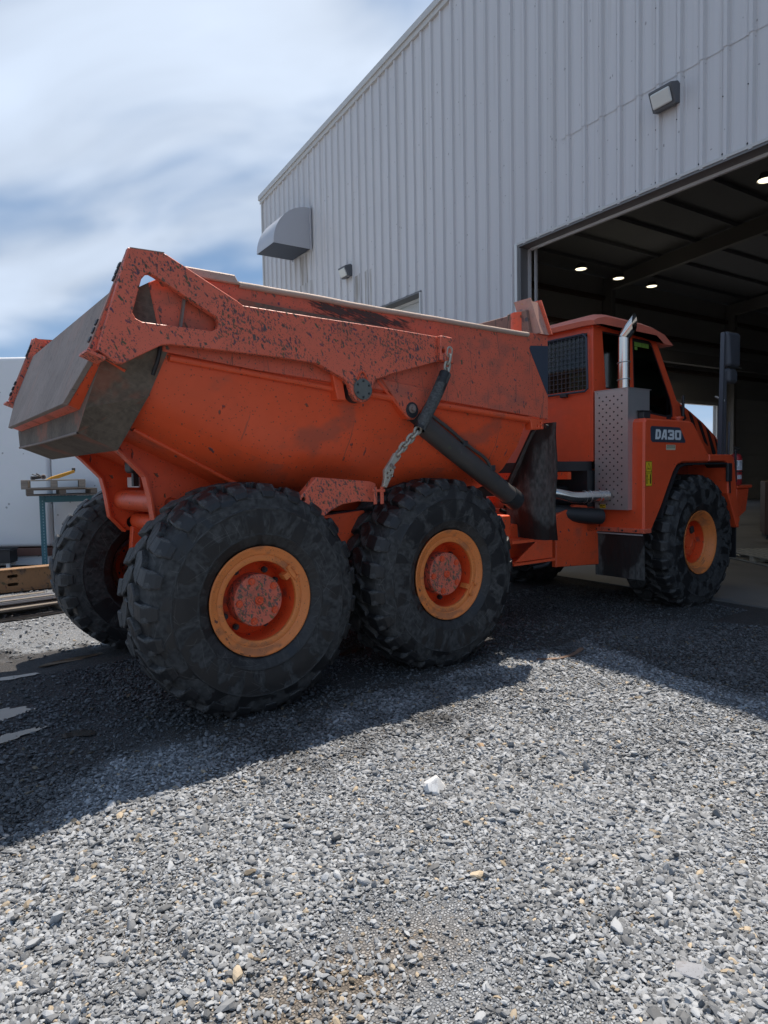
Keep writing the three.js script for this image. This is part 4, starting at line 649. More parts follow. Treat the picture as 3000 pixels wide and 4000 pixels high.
// ---- front fenders
for (const s of [1, -1]) {
  const f = group('front_fender', truck), z = (p, q) => s > 0 ? [p, q] : [-q, -p];
  const side = [[4.33, 0.915], [4.33, 1.72], [4.335, 2.05], [4.37, 2.09], [5.24, 2.09], [5.31, 2.075], [5.38, 2.01], [5.67, 1.715], [5.67, 1.63], [5.10, 1.63], [4.98, 1.60], [4.90, 1.52], [4.66, 1.15], [4.47, 0.905], [4.44, 0.89]];
  mesh('fender_body', plate(side, ...z(0.88, 1.42), 0.02), M.orangeCab, f);
  mesh('fender_foot', box(4.315, 4.46, 0.895, 0.945, s > 0 ? 0.80 : -1.43, s > 0 ? 1.43 : -0.80, 0.008), M.orangeDust, f);
  for (const zz of [0.86, 1.02, 1.18, 1.34]) mesh('foot_bolt', rod([4.305, 0.92, s * zz], [4.318, 0.92, s * zz], 0.011, 6), M.blackSteel, f);
  mesh('fender_nose', plate([[5.672, 1.722], [6.20, 1.722], [6.26, 1.69], [6.285, 1.60], [6.41, 0.83], [6.36, 0.84], [6.12, 1.26], [6.10, 1.60], [6.04, 1.64], [5.672, 1.64]], ...z(0.92, 1.42), 0.012), M.orangeCab, f);
  mesh('arch_rubber', merge([...[[[4.63, 1.06], [4.70, 1.22]], [[4.70, 1.22], [4.90, 1.525]], [[4.90, 1.525], [4.98, 1.605]], [[4.98, 1.605], [5.12, 1.632]], [[5.12, 1.632], [6.02, 1.638]], [[6.02, 1.638], [6.10, 1.58]], [[6.10, 1.58], [6.13, 1.28]]].map(([p, q]) => bar([p[0] + 0.03, p[1] - 0.02, s * 1.30], [q[0] + 0.03, q[1] - 0.02, s * 1.30], 0.26, 0.022))]), M.rubber, f);
  mesh('marker_lamp', box(6.06, 6.16, 1.40, 1.62, s > 0 ? 1.415 : -1.45, s > 0 ? 1.45 : -1.415, 0.012), M.plasticBlack, f);
  // mud flap below the fender
  const g = new THREE.PlaneGeometry(0.60, 0.50, 10, 10); { const p = g.attributes.position; for (let i = 0; i < p.count; i++) p.setZ(i, 0.012 * Math.sin(p.getX(i) * 9) * (0.5 - p.getY(i)) - 0.03 * (0.25 - p.getY(i))); } g.computeVertexNormals(); g.rotateY(-Math.PI / 2); const g2 = g.clone(); g2.translate(0.012, 0, 0); const fm = merge([g, g2]); fm.translate(4.335, 0.655, s * 1.12);
  mesh('mud_flap', muv(fm), M.flap, f);
  mesh('flap_strip', box(4.318, 4.328, 0.872, 0.886, s > 0 ? 0.83 : -1.41, s > 0 ? 1.41 : -0.83), M.galv, f);
}
// model plate and stickers
function canvasMat(w, h, draw, rough = 0.4) { const c = document.createElement('canvas'); c.width = w; c.height = h; const x = c.getContext('2d'); draw(x, w, h); const t = new THREE.CanvasTexture(c); t.colorSpace = THREE.SRGBColorSpace; const m = std({ map: t, roughness: rough }); m.transparent = false; return m; }
function decal(name, x0, x1, y0, y1, z, mat, parent, shape) { const g = new THREE.PlaneGeometry(x1 - x0, y1 - y0); g.translate((x0 + x1) / 2, (y0 + y1) / 2, z); return mesh(name, g, mat, parent); }
{
  const f = truck.children.find(o => o.name === 'front_fender');
  const P = [[4.465, 2.01], [5.00, 2.01], [5.025, 2.0], [5.135, 1.865], [5.125, 1.845], [4.48, 1.845], [4.45, 1.87], [4.445, 1.99]];
  mesh('model_plate', plate(P, 1.4205, 1.4235, 0), M.navy, f);
  const cream = flat(0.62, 0.66, 0.68, 0.4);
  // DA30 in wide rounded strokes
  const L = [];
  const ring = (o, i) => { const sh = new THREE.Shape(o.map(p => new THREE.Vector2(...p))); for (const h of i) sh.holes.push(new THREE.Path(h.map(p => new THREE.Vector2(...p)))); return new THREE.ExtrudeGeometry(sh, { depth: 0.002, bevelEnabled: false }); };
  const add = (x, g) => { const k = 0.105; g.scale(k, k, 1); g.translate(x, 1.874, 1.424); L.push(muv(g)); };
  add(4.53, ring([[0, 0], [0.62, 0], [0.98, 0.22], [1.02, 0.8], [0.78, 1], [0.12, 1]], [[[0.36, 0.24], [0.58, 0.24], [0.66, 0.34], [0.68, 0.68], [0.60, 0.76], [0.40, 0.76]]]));
  add(4.64, ring([[0.02, 0], [0.34, 0], [0.42, 0.2], [0.72, 0.2], [0.74, 0], [1.08, 0], [1.0, 1], [0.5, 1]], [[[0.50, 0.40], [0.73, 0.40], [0.72, 0.76], [0.67, 0.76]]]));
  add(4.775, ring([[0.0, 0.0], [1.0, 0.0], [1.16, 0.14], [1.16, 0.42], [1.08, 0.5], [1.16, 0.58], [1.16, 0.86], [1.0, 1], [0.1, 1], [0.0, 0.88], [0.0, 0.70], [0.30, 0.70], [0.30, 0.76], [0.84, 0.76], [0.84, 0.62], [0.34, 0.62], [0.34, 0.38], [0.84, 0.38], [0.84, 0.24], [0.30, 0.24], [0.30, 0.30], [0.0, 0.30]], []));
  add(4.915, ring([[0.14, 0], [1.02, 0], [1.18, 0.14], [1.18, 0.86], [1.02, 1], [0.14, 1], [0.0, 0.86], [0.0, 0.14]], [[[0.34, 0.24], [0.34, 0.76], [0.84, 0.76], [0.84, 0.24]]]));
  const names = ['letter', 'letter', 'digit', 'digit']; L.forEach((g, i) => mesh(names[i], g, cream, f));
  const sticker = canvasMat(96, 220, (x, w, h) => { x.fillStyle = '#d8b62a'; x.fillRect(0, 0, w, h); x.strokeStyle = '#3a3216'; x.lineWidth = 4; x.strokeRect(3, 3, w - 6, h - 6); x.beginPath(); x.moveTo(48, 14); x.lineTo(88, 92); x.lineTo(8, 92); x.closePath(); x.stroke(); x.fillStyle = '#3a3216'; x.fillRect(28, 66, 42, 5); x.fillRect(34, 58, 20, 5); x.beginPath(); x.moveTo(0, 104); x.lineTo(w, 104); x.stroke(); x.fillRect(12, 128, 18, 68); x.fillRect(66, 128, 16, 68); x.fillStyle = '#d8b62a'; for (let k = 0; k < 5; k++) x.fillRect(12, 138 + k * 12, 18, 4); x.fillStyle = '#3a3216'; x.fillRect(38, 158, 20, 4); x.beginPath(); x.arc(21, 122, 8, 0, 7); x.arc(74, 122, 8, 0, 7); x.fill(); });
  decal('warning_sticker', 4.355, 4.475, 1.385, 1.645, 1.4225, sticker, f);
  const small = canvasMat(128, 64, (x, w, h) => { x.fillStyle = '#c9c3a8'; x.fillRect(0, 0, w, h); x.strokeStyle = '#4a4636'; x.lineWidth = 6; x.strokeRect(12, 10, w - 24, 24); x.fillStyle = '#4a4636'; x.fillRect(22, 18, w - 44, 5); x.fillRect(8, 48, w - 16, 3); });
  decal('maker_plate', 4.745, 4.93, 1.765, 1.82, 1.4225, small, f);
  const knob = group('handrail', truck); mesh('rail_bar', merge([box(4.42, 4.55, 2.092, 2.165, 1.295, 1.36, 0.01), box(4.40, 4.56, 2.167, 2.178, 1.29, 1.365, 0.004)]), M.blackSteel, knob);
}
// ---- muffler with its perforated heat shield and stack
{
  const m = group('muffler', truck); const X = 4.25, Z0 = 0.885, Z1 = 1.285, Y0 = 1.14, Y1 = 2.405;
  const holes = []; const cz = f => mix(Z0, Z1, f);
  for (let r = 0; r < 15; r++) { const y = Y0 + 0.055 + r * 0.0815; for (const f of [0.14, 0.36, 0.585, 0.82]) holes.push(circ(cz(f), y, 0.0098, 8).reverse()); if (r < 14) for (const f of [0.25, 0.47, 0.70]) holes.push(circ(cz(f), y + 0.041, 0.0098, 8).reverse()); }
  mesh('heat_shield', plateX([[Z0, Y0], [Z1, Y0], [Z1, Y1], [Z0, Y1]], X, X + 0.005, 0, holes), M.brushed, m);
  mesh('shield_side', box(X + 0.006, X + 0.40, Y0, Y1, Z1 - 0.005, Z1), M.brushed, m);
  mesh('shield_side', box(X + 0.006, X + 0.40, Y0, Y1, Z0, Z0 + 0.005), M.brushed, m);
  mesh('shield_lid', box(X - 0.004, X + 0.43, Y1 + 0.002, Y1 + 0.008, Z0 - 0.004, Z1 + 0.006), M.brushed, m);
  mesh('shield_dark_backing', merge([box(X + 0.03, X + 0.034, Y0 + 0.01, Y1 - 0.01, Z0 + 0.01, Z1 - 0.01)]), M.blackSteel, m);  // added black sheet standing in for the dark seen through the holes
  mesh('muffler_can', rod([4.47, Y0 + 0.02, 1.085], [4.47, Y1 - 0.02, 1.085], 0.15, 28), M.blackSteel, m);
  for (const [z, y] of [[Z0 + 0.03, Y1 - 0.02], [Z1 - 0.035, Y1 - 0.02], [Z0 + 0.03, Y0 + 0.02], [Z1 - 0.035, Y0 + 0.02]]) mesh('shield_screw', rod([X - 0.006, y, z], [X, y, z], 0.009, 8), M.steel, m);
  const yel = canvasMat(64, 36, (x, w, h) => { x.fillStyle = '#caa42a'; x.fillRect(0, 0, w, h); x.fillStyle = '#2c2410'; x.fillRect(6, 6, 18, 9); x.fillRect(28, 6, 26, 7); x.fillRect(6, 20, 30, 4); x.fillRect(22, 27, 30, 4); });
  const lg = new THREE.PlaneGeometry(0.075, 0.042); lg.rotateY(-Math.PI / 2); lg.translate(X - 0.002, Y0 + 0.033, Z0 + 0.10); mesh('heat_label', lg, yel, m);
  // stack: straight pipe with a slanted curved tip
  const r = 0.062; mesh('stack_pipe', new THREE.CylinderGeometry(r, r, 0.57, 28, 1, true).translate(4.46, Y1 + 0.285, 1.10), M.chrome, m);
  const hD = new THREE.Vector3(0.15, 0, 0.99).normalize(), ax = new THREE.Vector3(0, Math.cos(0.72), 0).addScaledVector(hD, Math.sin(0.72)), el = new THREE.Vector3(4.46, Y1 + 0.575, 1.10), bi = ax.clone().add(new THREE.Vector3(0, 1, 0)).normalize(), cut = el.clone().addScaledVector(ax, 0.175);
  const e1 = new THREE.Vector3().crossVectors(ax, hD).normalize(), e2 = new THREE.Vector3().crossVectors(ax, e1), ringA = [], ringB = [];
  for (let k = 0; k <= 30; k++) { const t = k / 30 * 2 * Math.PI, o = el.clone().addScaledVector(e1, r * 1.03 * Math.cos(t)).addScaledVector(e2, r * 1.03 * Math.sin(t)); const a0 = o.clone().addScaledVector(ax, -o.clone().sub(el).dot(bi) / ax.dot(bi)), b0 = o.clone().addScaledVector(ax, cut.clone().sub(o).dot(hD) / ax.dot(hD)); ringA.push(a0.toArray()); ringB.push(b0.toArray()); }
  const tip = loft([ringA, ringB], 1.0);
  mesh('stack_tip', tip, M.chrome, m);
  for (const y of [0.12, 0.30]) mesh('stack_clamp', new THREE.TorusGeometry(r + 0.004, 0.006, 6, 26).rotateX(Math.PI / 2 - 0.08).translate(4.46, Y1 + y, 1.10), M.steel, m);
}
// ---- cab
const cab = group('cab', truck);
{
  const ZR = 0.85, ZL = -0.75, XB = 4.27;
  const o = [[XB, 1.66], [XB, 3.14], [5.44, 3.14], [5.50, 3.10], [5.97, 2.42], [6.02, 2.30], [6.02, 1.66]];
  const w1 = [[4.43, 3.085], [4.94, 3.085], [4.965, 2.46], [4.50, 2.46]], w2 = [[5.005, 3.075], [5.36, 3.075], [5.42, 3.05], [5.84, 2.42], [5.895, 2.30], [5.90, 2.20], [5.75, 2.19], [5.05, 2.24]];
  for (const z of [ZR, ZL + 0.03]) mesh('cab_side', plate(o, z - 0.03, z, 0.003, [w1, w2]), M.orangeCab, cab);
  for (const z of [ZR - 0.018, ZL + 0.018]) { mesh('side_window', plate(w1, z - 0.002, z + 0.002, 0), M.glass, cab); mesh('door_window', plate(w2, z - 0.002, z + 0.002, 0), M.glass, cab);
    const rim = (w, k) => { const cx = w.reduce((a, p) => a + p[0], 0) / w.length, cy = w.reduce((a, p) => a + p[1], 0) / w.length; return w.map(p => [cx + (p[0] - cx) * k, cy + (p[1] - cy) * k]); };
    mesh('window_seal', merge([plate(rim(w1, 1.004), z - 0.008, z + 0.008, 0, [rim(w1, 0.94).reverse()]), plate(rim(w2, 1.004), z - 0.008, z + 0.008, 0, [rim(w2, 0.92).reverse()])]), M.rubber, cab); }
  const rw = [[-0.68, 2.45], [0.79, 2.45], [0.775, 3.06], [-0.66, 3.06]];
  mesh('cab_rear', plateX([[ZL, 1.66], [ZR - 0.032, 1.66], [ZR - 0.032, 3.14], [ZL, 3.14]], XB + 0.001, XB + 0.03, 0.002, [rw]), M.orangeCab, cab);
  mesh('rear_window', plateX(rw, XB + 0.012, XB + 0.016, 0), M.glass, cab);
  mesh('cab_front', quads([[[5.99, 2.34, ZL + 0.04], [5.99, 2.34, ZR - 0.04], [6.01, 1.66, ZR - 0.04], [6.01, 1.66, ZL + 0.04]], [[5.99, 2.34, ZL + 0.04], [5.99, 2.34, ZR - 0.04], [5.93, 2.46, ZR - 0.04], [5.93, 2.46, ZL + 0.04]]]), M.orangeCab, cab);
  mesh('windscreen', quads([[[5.935, 2.46, ZL + 0.05], [5.935, 2.46, ZR - 0.05], [5.47, 3.12, ZR - 0.05], [5.47, 3.12, ZL + 0.05]]]), M.glass, cab);
  mesh('cab_floor', box(XB + 0.035, 5.98, 1.66, 1.70, ZL + 0.01, ZR - 0.035), M.plasticBlack, cab);
  mesh('roof_lining', box(XB + 0.035, 5.44, 3.10, 3.135, ZL + 0.035, ZR - 0.035), M.plasticBlack, cab);
  const seat = group('seat', cab); mesh('cushion', box(4.62, 5.05, 2.02, 2.16, -0.2, 0.3, 0.05), M.rubber, seat); mesh('backrest', box(4.50, 4.64, 2.12, 2.82, -0.18, 0.28, 0.05), M.rubber, seat);
  mesh('dashboard', box(5.60, 5.92, 2.0, 2.36, -0.6, 0.7, 0.05), M.plasticBlack, cab);
  mesh('steering_wheel', new THREE.TorusGeometry(0.19, 0.016, 8, 28).rotateY(Math.PI / 2).rotateZ(-0.5).translate(5.42, 2.40, 0.05), M.plasticBlack, cab);
  mesh('control_column', merge([box(4.6, 5.1, 1.75, 2.25, 0.45, 0.75, 0.03), rod([5.5, 2.05, 0.05], [5.40, 2.40, 0.05], 0.03)]), M.plasticBlack, cab);
  const grn = std({ roughness: 0.5 }); grn.color.setRGB(0.16, 0.30, 0.05); mesh('tape_strip', merge([...[0, 1, 2, 3].map(k => box(5.07 + k * 0.075, 5.14 + k * 0.075, 2.985, 3.04, ZR - 0.0125, ZR - 0.0105)), box(5.075, 5.13, 2.945, 2.98, ZR - 0.0125, ZR - 0.0105)]), grn, cab);
  // roof: low dished shell with a peak over the windscreen
  const R = [[4.17, 3.115], [4.15, 3.165], [4.22, 3.215], [4.36, 3.265], [4.44, 3.272], [5.12, 3.262], [5.36, 3.238], [5.60, 3.165], [5.80, 3.05], [5.60, 3.045], [5.49, 3.10], [5.42, 3.13], [4.30, 3.135]];
  const rs = (z, k, dy) => R.map(p => [4.95 + (p[0] - 4.95) * k, 3.14 + (p[1] - 3.14) * (p[1] > 3.14 ? dy : 1), z]);
  const secs = [rs(-0.84, 0.955, 0.62), rs(-0.80, 0.985, 0.86), rs(-0.70, 1, 1.0), rs(-0.35, 1, 0.97), rs(0.05, 1, 0.90), rs(0.42, 1, 0.97), rs(0.78, 1, 1.0), rs(0.88, 0.985, 0.86), rs(0.92, 0.955, 0.62)];
  const lid = secs.map(s => [...s, s[0]]);
  const cap = (s) => { const f = []; for (let k = 1; k + 1 < s.length; k++) f.push([s[0], s[k], s[k + 1]]); return quads(f); };
  mesh('roof', merge([loft(lid, 0.6), cap(secs[0]), cap(secs[8])]), M.orangeRoof, cab);
  // wire guard over the rear window
  const gd = group('window_guard', cab), X = XB - 0.035; const fr = [[-0.64, 2.425], [0.77, 2.425], [0.80, 2.45], [0.79, 3.0], [0.75, 3.045], [-0.62, 3.045]];
  mesh('guard_frame', merge(fr.map((p, i) => { const q = fr[(i + 1) % fr.length]; return rod([X, p[1], p[0]], [X, q[1], q[0]], 0.011, 8); })), M.navy, gd);
  const wires = []; for (let k = 1; k < 25; k++) { const z = -0.60 + k * 0.056; if (z < 0.78) wires.push(new THREE.CylinderGeometry(0.0030, 0.0030, 0.61, 5).translate(X - 0.003, 2.735, z)); } for (let k = 1; k < 12; k++) wires.push(new THREE.CylinderGeometry(0.0028, 0.0028, 1.375, 5).rotateX(Math.PI / 2).translate(X + 0.003, 2.435 + k * 0.0535, 0.095));
  const wm = mesh('guard_wires', merge(wires), flat(0.045, 0.055, 0.08, 0.5), gd); wm.userData.kind = 'stuff';
  mesh('guard_latch', box(XB - 0.05, XB - 0.005, 2.385, 2.43, 0.44, 0.53, 0.008), M.plasticBlack, gd);
  mesh('filler_cap', merge([rod([5.72, 2.10, 1.0], [5.72, 2.16, 1.0], 0.06), rod([5.72, 2.16, 1.0], [5.72, 2.185, 1.0], 0.075)]), M.orangeCab, cab);
  mesh('side_rail', merge([box(5.60, 5.98, 2.16, 2.185, 0.93, 0.96), rod([5.98, 2.10, 0.93], [5.98, 2.46, 0.93], 0.018)]), M.plasticBlack, cab);
}
// ---- bonnet
{
  const h = group('bonnet', truck);
  const o = [[6.04, 1.20], [6.04, 2.515], [6.35, 2.515], [6.60, 2.475], [6.95, 2.345], [7.30, 2.20], [7.60, 2.045], [7.76, 1.88], [7.82, 1.66], [7.84, 1.10]];
  mesh('bonnet_shell', plate(o, -0.55, 0.55, 0.05), M.orangeCab, h);
  for (const s of [1, -1]) for (const P of [[[6.585, 2.40], [6.66, 2.375], [6.755, 2.235], [6.69, 2.215], [6.62, 2.27]], [[6.80, 2.335], [6.90, 2.29], [7.06, 2.02], [6.98, 2.03]], [[7.03, 2.24], [7.14, 2.19], [7.34, 1.88], [7.24, 1.93]], [[7.28, 2.13], [7.36, 2.09], [7.56, 1.78], [7.50, 1.74], [7.46, 1.78]], [[7.52, 2.0], [7.57, 1.97], [7.68, 1.75], [7.66, 1.70]]]) mesh('bonnet_vent', plate(P, s > 0 ? 0.551 : -0.557, s > 0 ? 0.557 : -0.551, 0), M.plasticBlack, h);
  mesh('bumper', merge([box(7.4, 7.95, 0.60, 1.05, -0.6, 0.5, 0.04)]), M.orangeCab, h);
  mesh('deck', box(5.6, 7.3, 1.60, 1.68, -1.1, 1.0, 0.01), M.plasticBlack, h);
}
// ---- wrapped mirror on its tall post
{
  const m = group('mirror', truck); const gm = flat(0.075, 0.080, 0.095, 0.6);
  mesh('mirror_post', merge([bar([6.56, 1.70, 1.10], [6.62, 3.27, 1.10], 0.03, 0.05, [0, 0, 1]), bar([6.68, 1.70, 1.10], [6.68, 2.72, 1.10], 0.026, 0.03, [0, 0, 1]), rod([6.78, 1.70, 1.10], [6.80, 2.15, 1.10], 0.014)]), gm, m);
  const wrap = (x0, x1, y0, y1, z, s) => { const g = new RoundedBoxGeometry(x1 - x0, y1 - y0, 0.12, 6, 0.05); const p = g.attributes.position; for (let i = 0; i < p.count; i++) { const n = fbm(p.getX(i) * 9 + s, p.getY(i) * 7, 801, 3) - 0.5; p.setX(i, p.getX(i) + n * 0.02); p.setZ(i, p.getZ(i) + n * 0.03); } g.computeVertexNormals(); g.translate((x0 + x1) / 2, (y0 + y1) / 2, z); return g; };
  mesh('mirror_head', wrap(6.66, 6.98, 2.84, 3.29, 1.10, 1), gm, m); mesh('mirror_small', wrap(6.67, 6.90, 2.64, 2.83, 1.10, 4), gm, m);
  mesh('mirror_tape', tube([[6.62, 2.835, 1.165], [6.80, 2.832, 1.175], [6.98, 2.84, 1.165]], 0.008, 12, 6), M.blackSteel, m);
  mesh('mirror_arm', rod([6.66, 2.42, 1.10], [7.05, 2.52, 0.8], 0.014), M.galv, m);
}
// ---- front step and tow gear
{
  const b = group('front_step', truck);
  mesh('step_box', plate([[6.72, 0.90], [6.98, 1.0], [7.06, 1.30], [6.72, 1.30]], 0.95, 1.24, 0.012), M.orangeCab, b);
  mesh('step_lip', box(6.70, 7.10, 1.30, 1.34, 0.93, 1.26, 0.01), M.orangeCab, b);
  mesh('step_rail', tube([[6.46, 0.95, 1.33], [6.47, 1.28, 1.33], [6.47, 1.40, 1.32], [6.50, 1.45, 1.28]], 0.02, 20, 8), M.orangeCab, b);
  mesh('step_flap', box(6.45, 6.47, 0.45, 0.92, 1.05, 1.36, 0.006), M.rubber, b);
  mesh('step_eye', merge([rod([6.50, 0.93, 1.28], [6.50, 0.93, 1.36], 0.05, 14)]), M.orange, b);
}
{ // flap between the body and the articulation
  const f = group('mud_flap', truck);
  for (const s of [1, -1]) {
    const nx = 16, ny = 30, rows = [];
    for (let j = 0; j <= ny; j++) { const y = mix(0.925, 2.0, j / ny), zl = y < 1.40 ? 0.82 : mix(0.82, 1.18, (y - 1.40) / 0.57), r = []; for (let i = 0; i <= nx; i++) { const t = i / nx, z = mix(zl, 1.42 - 0.02 * (1 - j / ny) + 0.012 * Math.sin(y * 9), t); r.push([2.92 + 0.035 * (fbm(z * 4, y * 2.2, 811, 3) - 0.5) * 2 * (1.2 - j / ny) + 0.02 * Math.sin(z * 14 + y), y + 0.012 * (fbm(z * 14, 3, 813, 3) - 0.5) * (1 - j / ny), z * s]); } rows.push(r); }
    const g = loft(rows, 1.2), h = g.clone(); h.translate(0.014, 0, 0); mesh('flap_sheet', merge([g, h]), M.flap, f);
    mesh('flap_strap', bar([2.895, 1.38, s * 0.83], [2.895, 1.95, s * 1.19], 0.02, 0.06, [1, 0, 0]), M.flap, f);
    mesh('flap_bolt', rod([2.885, 1.965, s * 1.33], [2.91, 1.965, s * 1.33], 0.018, 8), M.blackSteel, f);
  }
}
// ---------------------------------------------------------------- loose things
{ // extinguisher strapped to the front step
  const f = thing('fire_extinguisher', 'red fire extinguisher with a white label strapped beside the front fender', 'extinguisher'); f.position.set(6.76, 1.345, 1.20);
  const red = flat(0.34, 0.022, 0.025, 0.35);
  mesh('cylinder', creased(new THREE.LatheGeometry([[0, 0], [0.07, 0], [0.078, 0.01], [0.078, 0.34], [0.06, 0.385], [0.025, 0.40], [0, 0.40]].map(p => new THREE.Vector2(...p)), 28), 0.7), red, f);
  mesh('valve', merge([rod([0, 0.40, 0], [0, 0.45, 0], 0.02), box(-0.02, 0.10, 0.44, 0.455, -0.012, 0.012), box(-0.02, 0.09, 0.47, 0.485, -0.012, 0.012)]), M.blackSteel, f);
  mesh('hose', tube([[-0.02, 0.43, 0.02], [-0.08, 0.42, 0.04], [-0.10, 0.36, 0.05], [-0.095, 0.15, 0.05], [-0.09, 0.04, 0.05]], 0.013, 30, 8), M.rubber, f);
  mesh('strap', new THREE.TorusGeometry(0.08, 0.007, 6, 28).rotateX(Math.PI / 2).translate(0, 0.17, 0), M.blackSteel, f);
  const lab = canvasMat(128, 160, (x, w, h) => { x.fillStyle = '#d5d8dc'; x.fillRect(0, 0, w, h); x.fillStyle = '#4a5160'; for (let k = 0; k < 4; k++) { x.fillRect(14, 14 + k * 20, 42, 10); x.fillRect(70, 14 + k * 20, 44, 10); } for (let k = 0; k < 6; k++) x.fillRect(14, 98 + k * 9, 90, 3); });
  const lg = new THREE.CylinderGeometry(0.0787, 0.0787, 0.12, 20, 1, true, -0.9, 1.8); lg.rotateY(-0.6); lg.translate(0, 0.25, 0); mesh('label', lg, lab, f);
  const lg2 = new THREE.CylinderGeometry(0.0787, 0.0787, 0.05, 12, 1, true, -0.4, 0.8); lg2.rotateY(-0.4); lg2.translate(0, 0.10, 0); mesh('label', lg2, lab, f);
}
// white box trailer far behind the tailgate
{
  const t = thing('box_trailer', 'tall white box trailer parked beyond the rear wheels', 'trailer'); t.position.set(-0.05, 0, -8.45); t.rotation.y = -THREE.MathUtils.degToRad(37.1);
  const wm = (() => { const n = 512, q = new Tex(n, [0.74, 0.745, 0.74], 0.3), R = rng(901); q.each((x, y, i) => q.mul(i, 0.93 + 0.12 * fbm(x * 4, y * 4, 911, 5, 4, 4))); for (let k = 0; k < 60; k++) q.blob(R() * n, R() * n, 1 + R() * 1.5, 1 + R() * 2, R() * 3, [0.18, 0.17, 0.16], 0.7, 0.7, 0.4, 0, k); return std(q.maps(4)); })();
  mesh('front_half', box(-6.0, 0.70, 0.36, 3.80, -2.6, 0, 0.07), wm, t); mesh('rear_half', box(0.705, 4.2, 0.36, 3.70, -2.6, -0.04, 0.06), wm, t);
  mesh('bottom_rail', box(-6.0, 4.2, 0.20, 0.34, -2.58, 0.012, 0.01), flat(0.16, 0.075, 0.055, 0.7), t);
  mesh('skirt', box(-6.0, 4.2, 0.03, 0.195, -2.55, -0.03), wm, t);
}
const woodTex = (seed, col) => { const n = 256, t = new Tex(n, col, 0.8), R = rng(seed); t.each((x, y, i) => { const g = fbm(x * 3 + 2 * fbm(x * 2, y * 6, seed, 3, 2, 6), y * 40, seed + 1, 4, 3, 40); t.mul(i, 0.6 + 0.8 * g); t.b[i] = g; }); return std(t.maps(0.6, { bump: 0.001 })); };
M.wood = woodTex(921, [0.26, 0.23, 0.19]); M.woodDark = woodTex(923, [0.15, 0.125, 0.10]);
function pallet(label, x, y, z, turn, L, mat, grp, h = 0.14) {
  const p = thing('wooden_pallet', label, 'pallet', grp); p.position.set(x, y, z); p.rotation.y = turn;
  for (let k = 0; k < 7; k++) { const w = -0.5 + k / 6 * 0.9; mesh('deck_board', box(-L / 2, L / 2, h - 0.02, h, w, w + 0.09, 0.003), mat, p); }
  for (let k = 0; k < 3; k++) { const w = -0.5 + k * 0.455; mesh('bottom_board', box(-L / 2, L / 2, 0, 0.018, w, w + 0.09, 0.003), mat, p); }
  for (let i = 0; i < 3; i++) { const q = -L / 2 + i / 2 * (L - 0.1); mesh('stringer', box(q, q + 0.10, 0.0185, h - 0.0205, -0.5, 0.49, 0.003), mat, p); }
  return p;
}
// blue pallet rack with two pallets and scrap on top
{
  const r = thing('pallet_rack', 'teal steel pallet rack standing behind the far rear tyre', 'rack'); r.position.set(0.20, 0, -7.0); r.rotation.y = -0.16;
  const teal = flat(0.045, 0.16, 0.20, 0.45), light = flat(0.20, 0.34, 0.38, 0.4);
  for (const [x, z] of [[0, -0.9], [0, 0], [2.4, -0.9], [2.4, 0]]) {
    mesh('upright', box(x - 0.038, x + 0.038, 0, 1.30, z - 0.035, z + 0.035, 0.004), teal, r);
    const sl = []; for (let k = 0; k < 24; k++) sl.push(box(x - 0.008, x + 0.008, 0.06 + k * 0.05, 0.085 + k * 0.05, z + 0.0352, z + 0.0368), box(x - 0.0395, x - 0.0382, 0.06 + k * 0.05, 0.085 + k * 0.05, z - 0.008, z + 0.008));
    const m = mesh('upright_slots', merge(sl), light, r); m.userData.kind = 'stuff';
    mesh('base_plate', box(x - 0.07, x + 0.07, 0, 0.008, z - 0.07, z + 0.07), teal, r);
  }
  for (const x of [0, 2.4]) { mesh('brace', bar([x, 0.30, -0.03], [x, 0.85, -0.87], 0.03, 0.03), light, r); mesh('brace', bar([x, 0.85, -0.87], [x, 1.22, -0.03], 0.03, 0.03), light, r); mesh('strut', bar([x, 0.30, -0.86], [x, 0.30, -0.04], 0.03, 0.03), light, r); }
  for (const z of [0, -0.9]) mesh('beam', box(0.04, 2.36, 1.20, 1.30, z - 0.025, z + 0.025, 0.006), teal, r);
  const dk = []; for (let k = 0; k < 46; k++) dk.push(box(0.0 + k * 0.052, 0.006 + k * 0.052, 1.302, 1.308, -0.94, 0.04)); for (let k = 0; k < 8; k++) dk.push(box(0, 2.36, 1.3085, 1.314, -0.9 + k * 0.128, -0.894 + k * 0.128)); mesh('wire_deck', merge(dk), M.galv, r).userData.kind = 'stuff';
}
pallet('dark weathered pallet lying on the teal rack', 0.52, 1.316, -7.15, -0.14, 1.05, M.woodDark, null, 0.11);
pallet('pale grey pallet stacked on top of the dark pallet', 0.42, 1.428, -7.15, -0.20, 0.95, M.wood, null, 0.15);
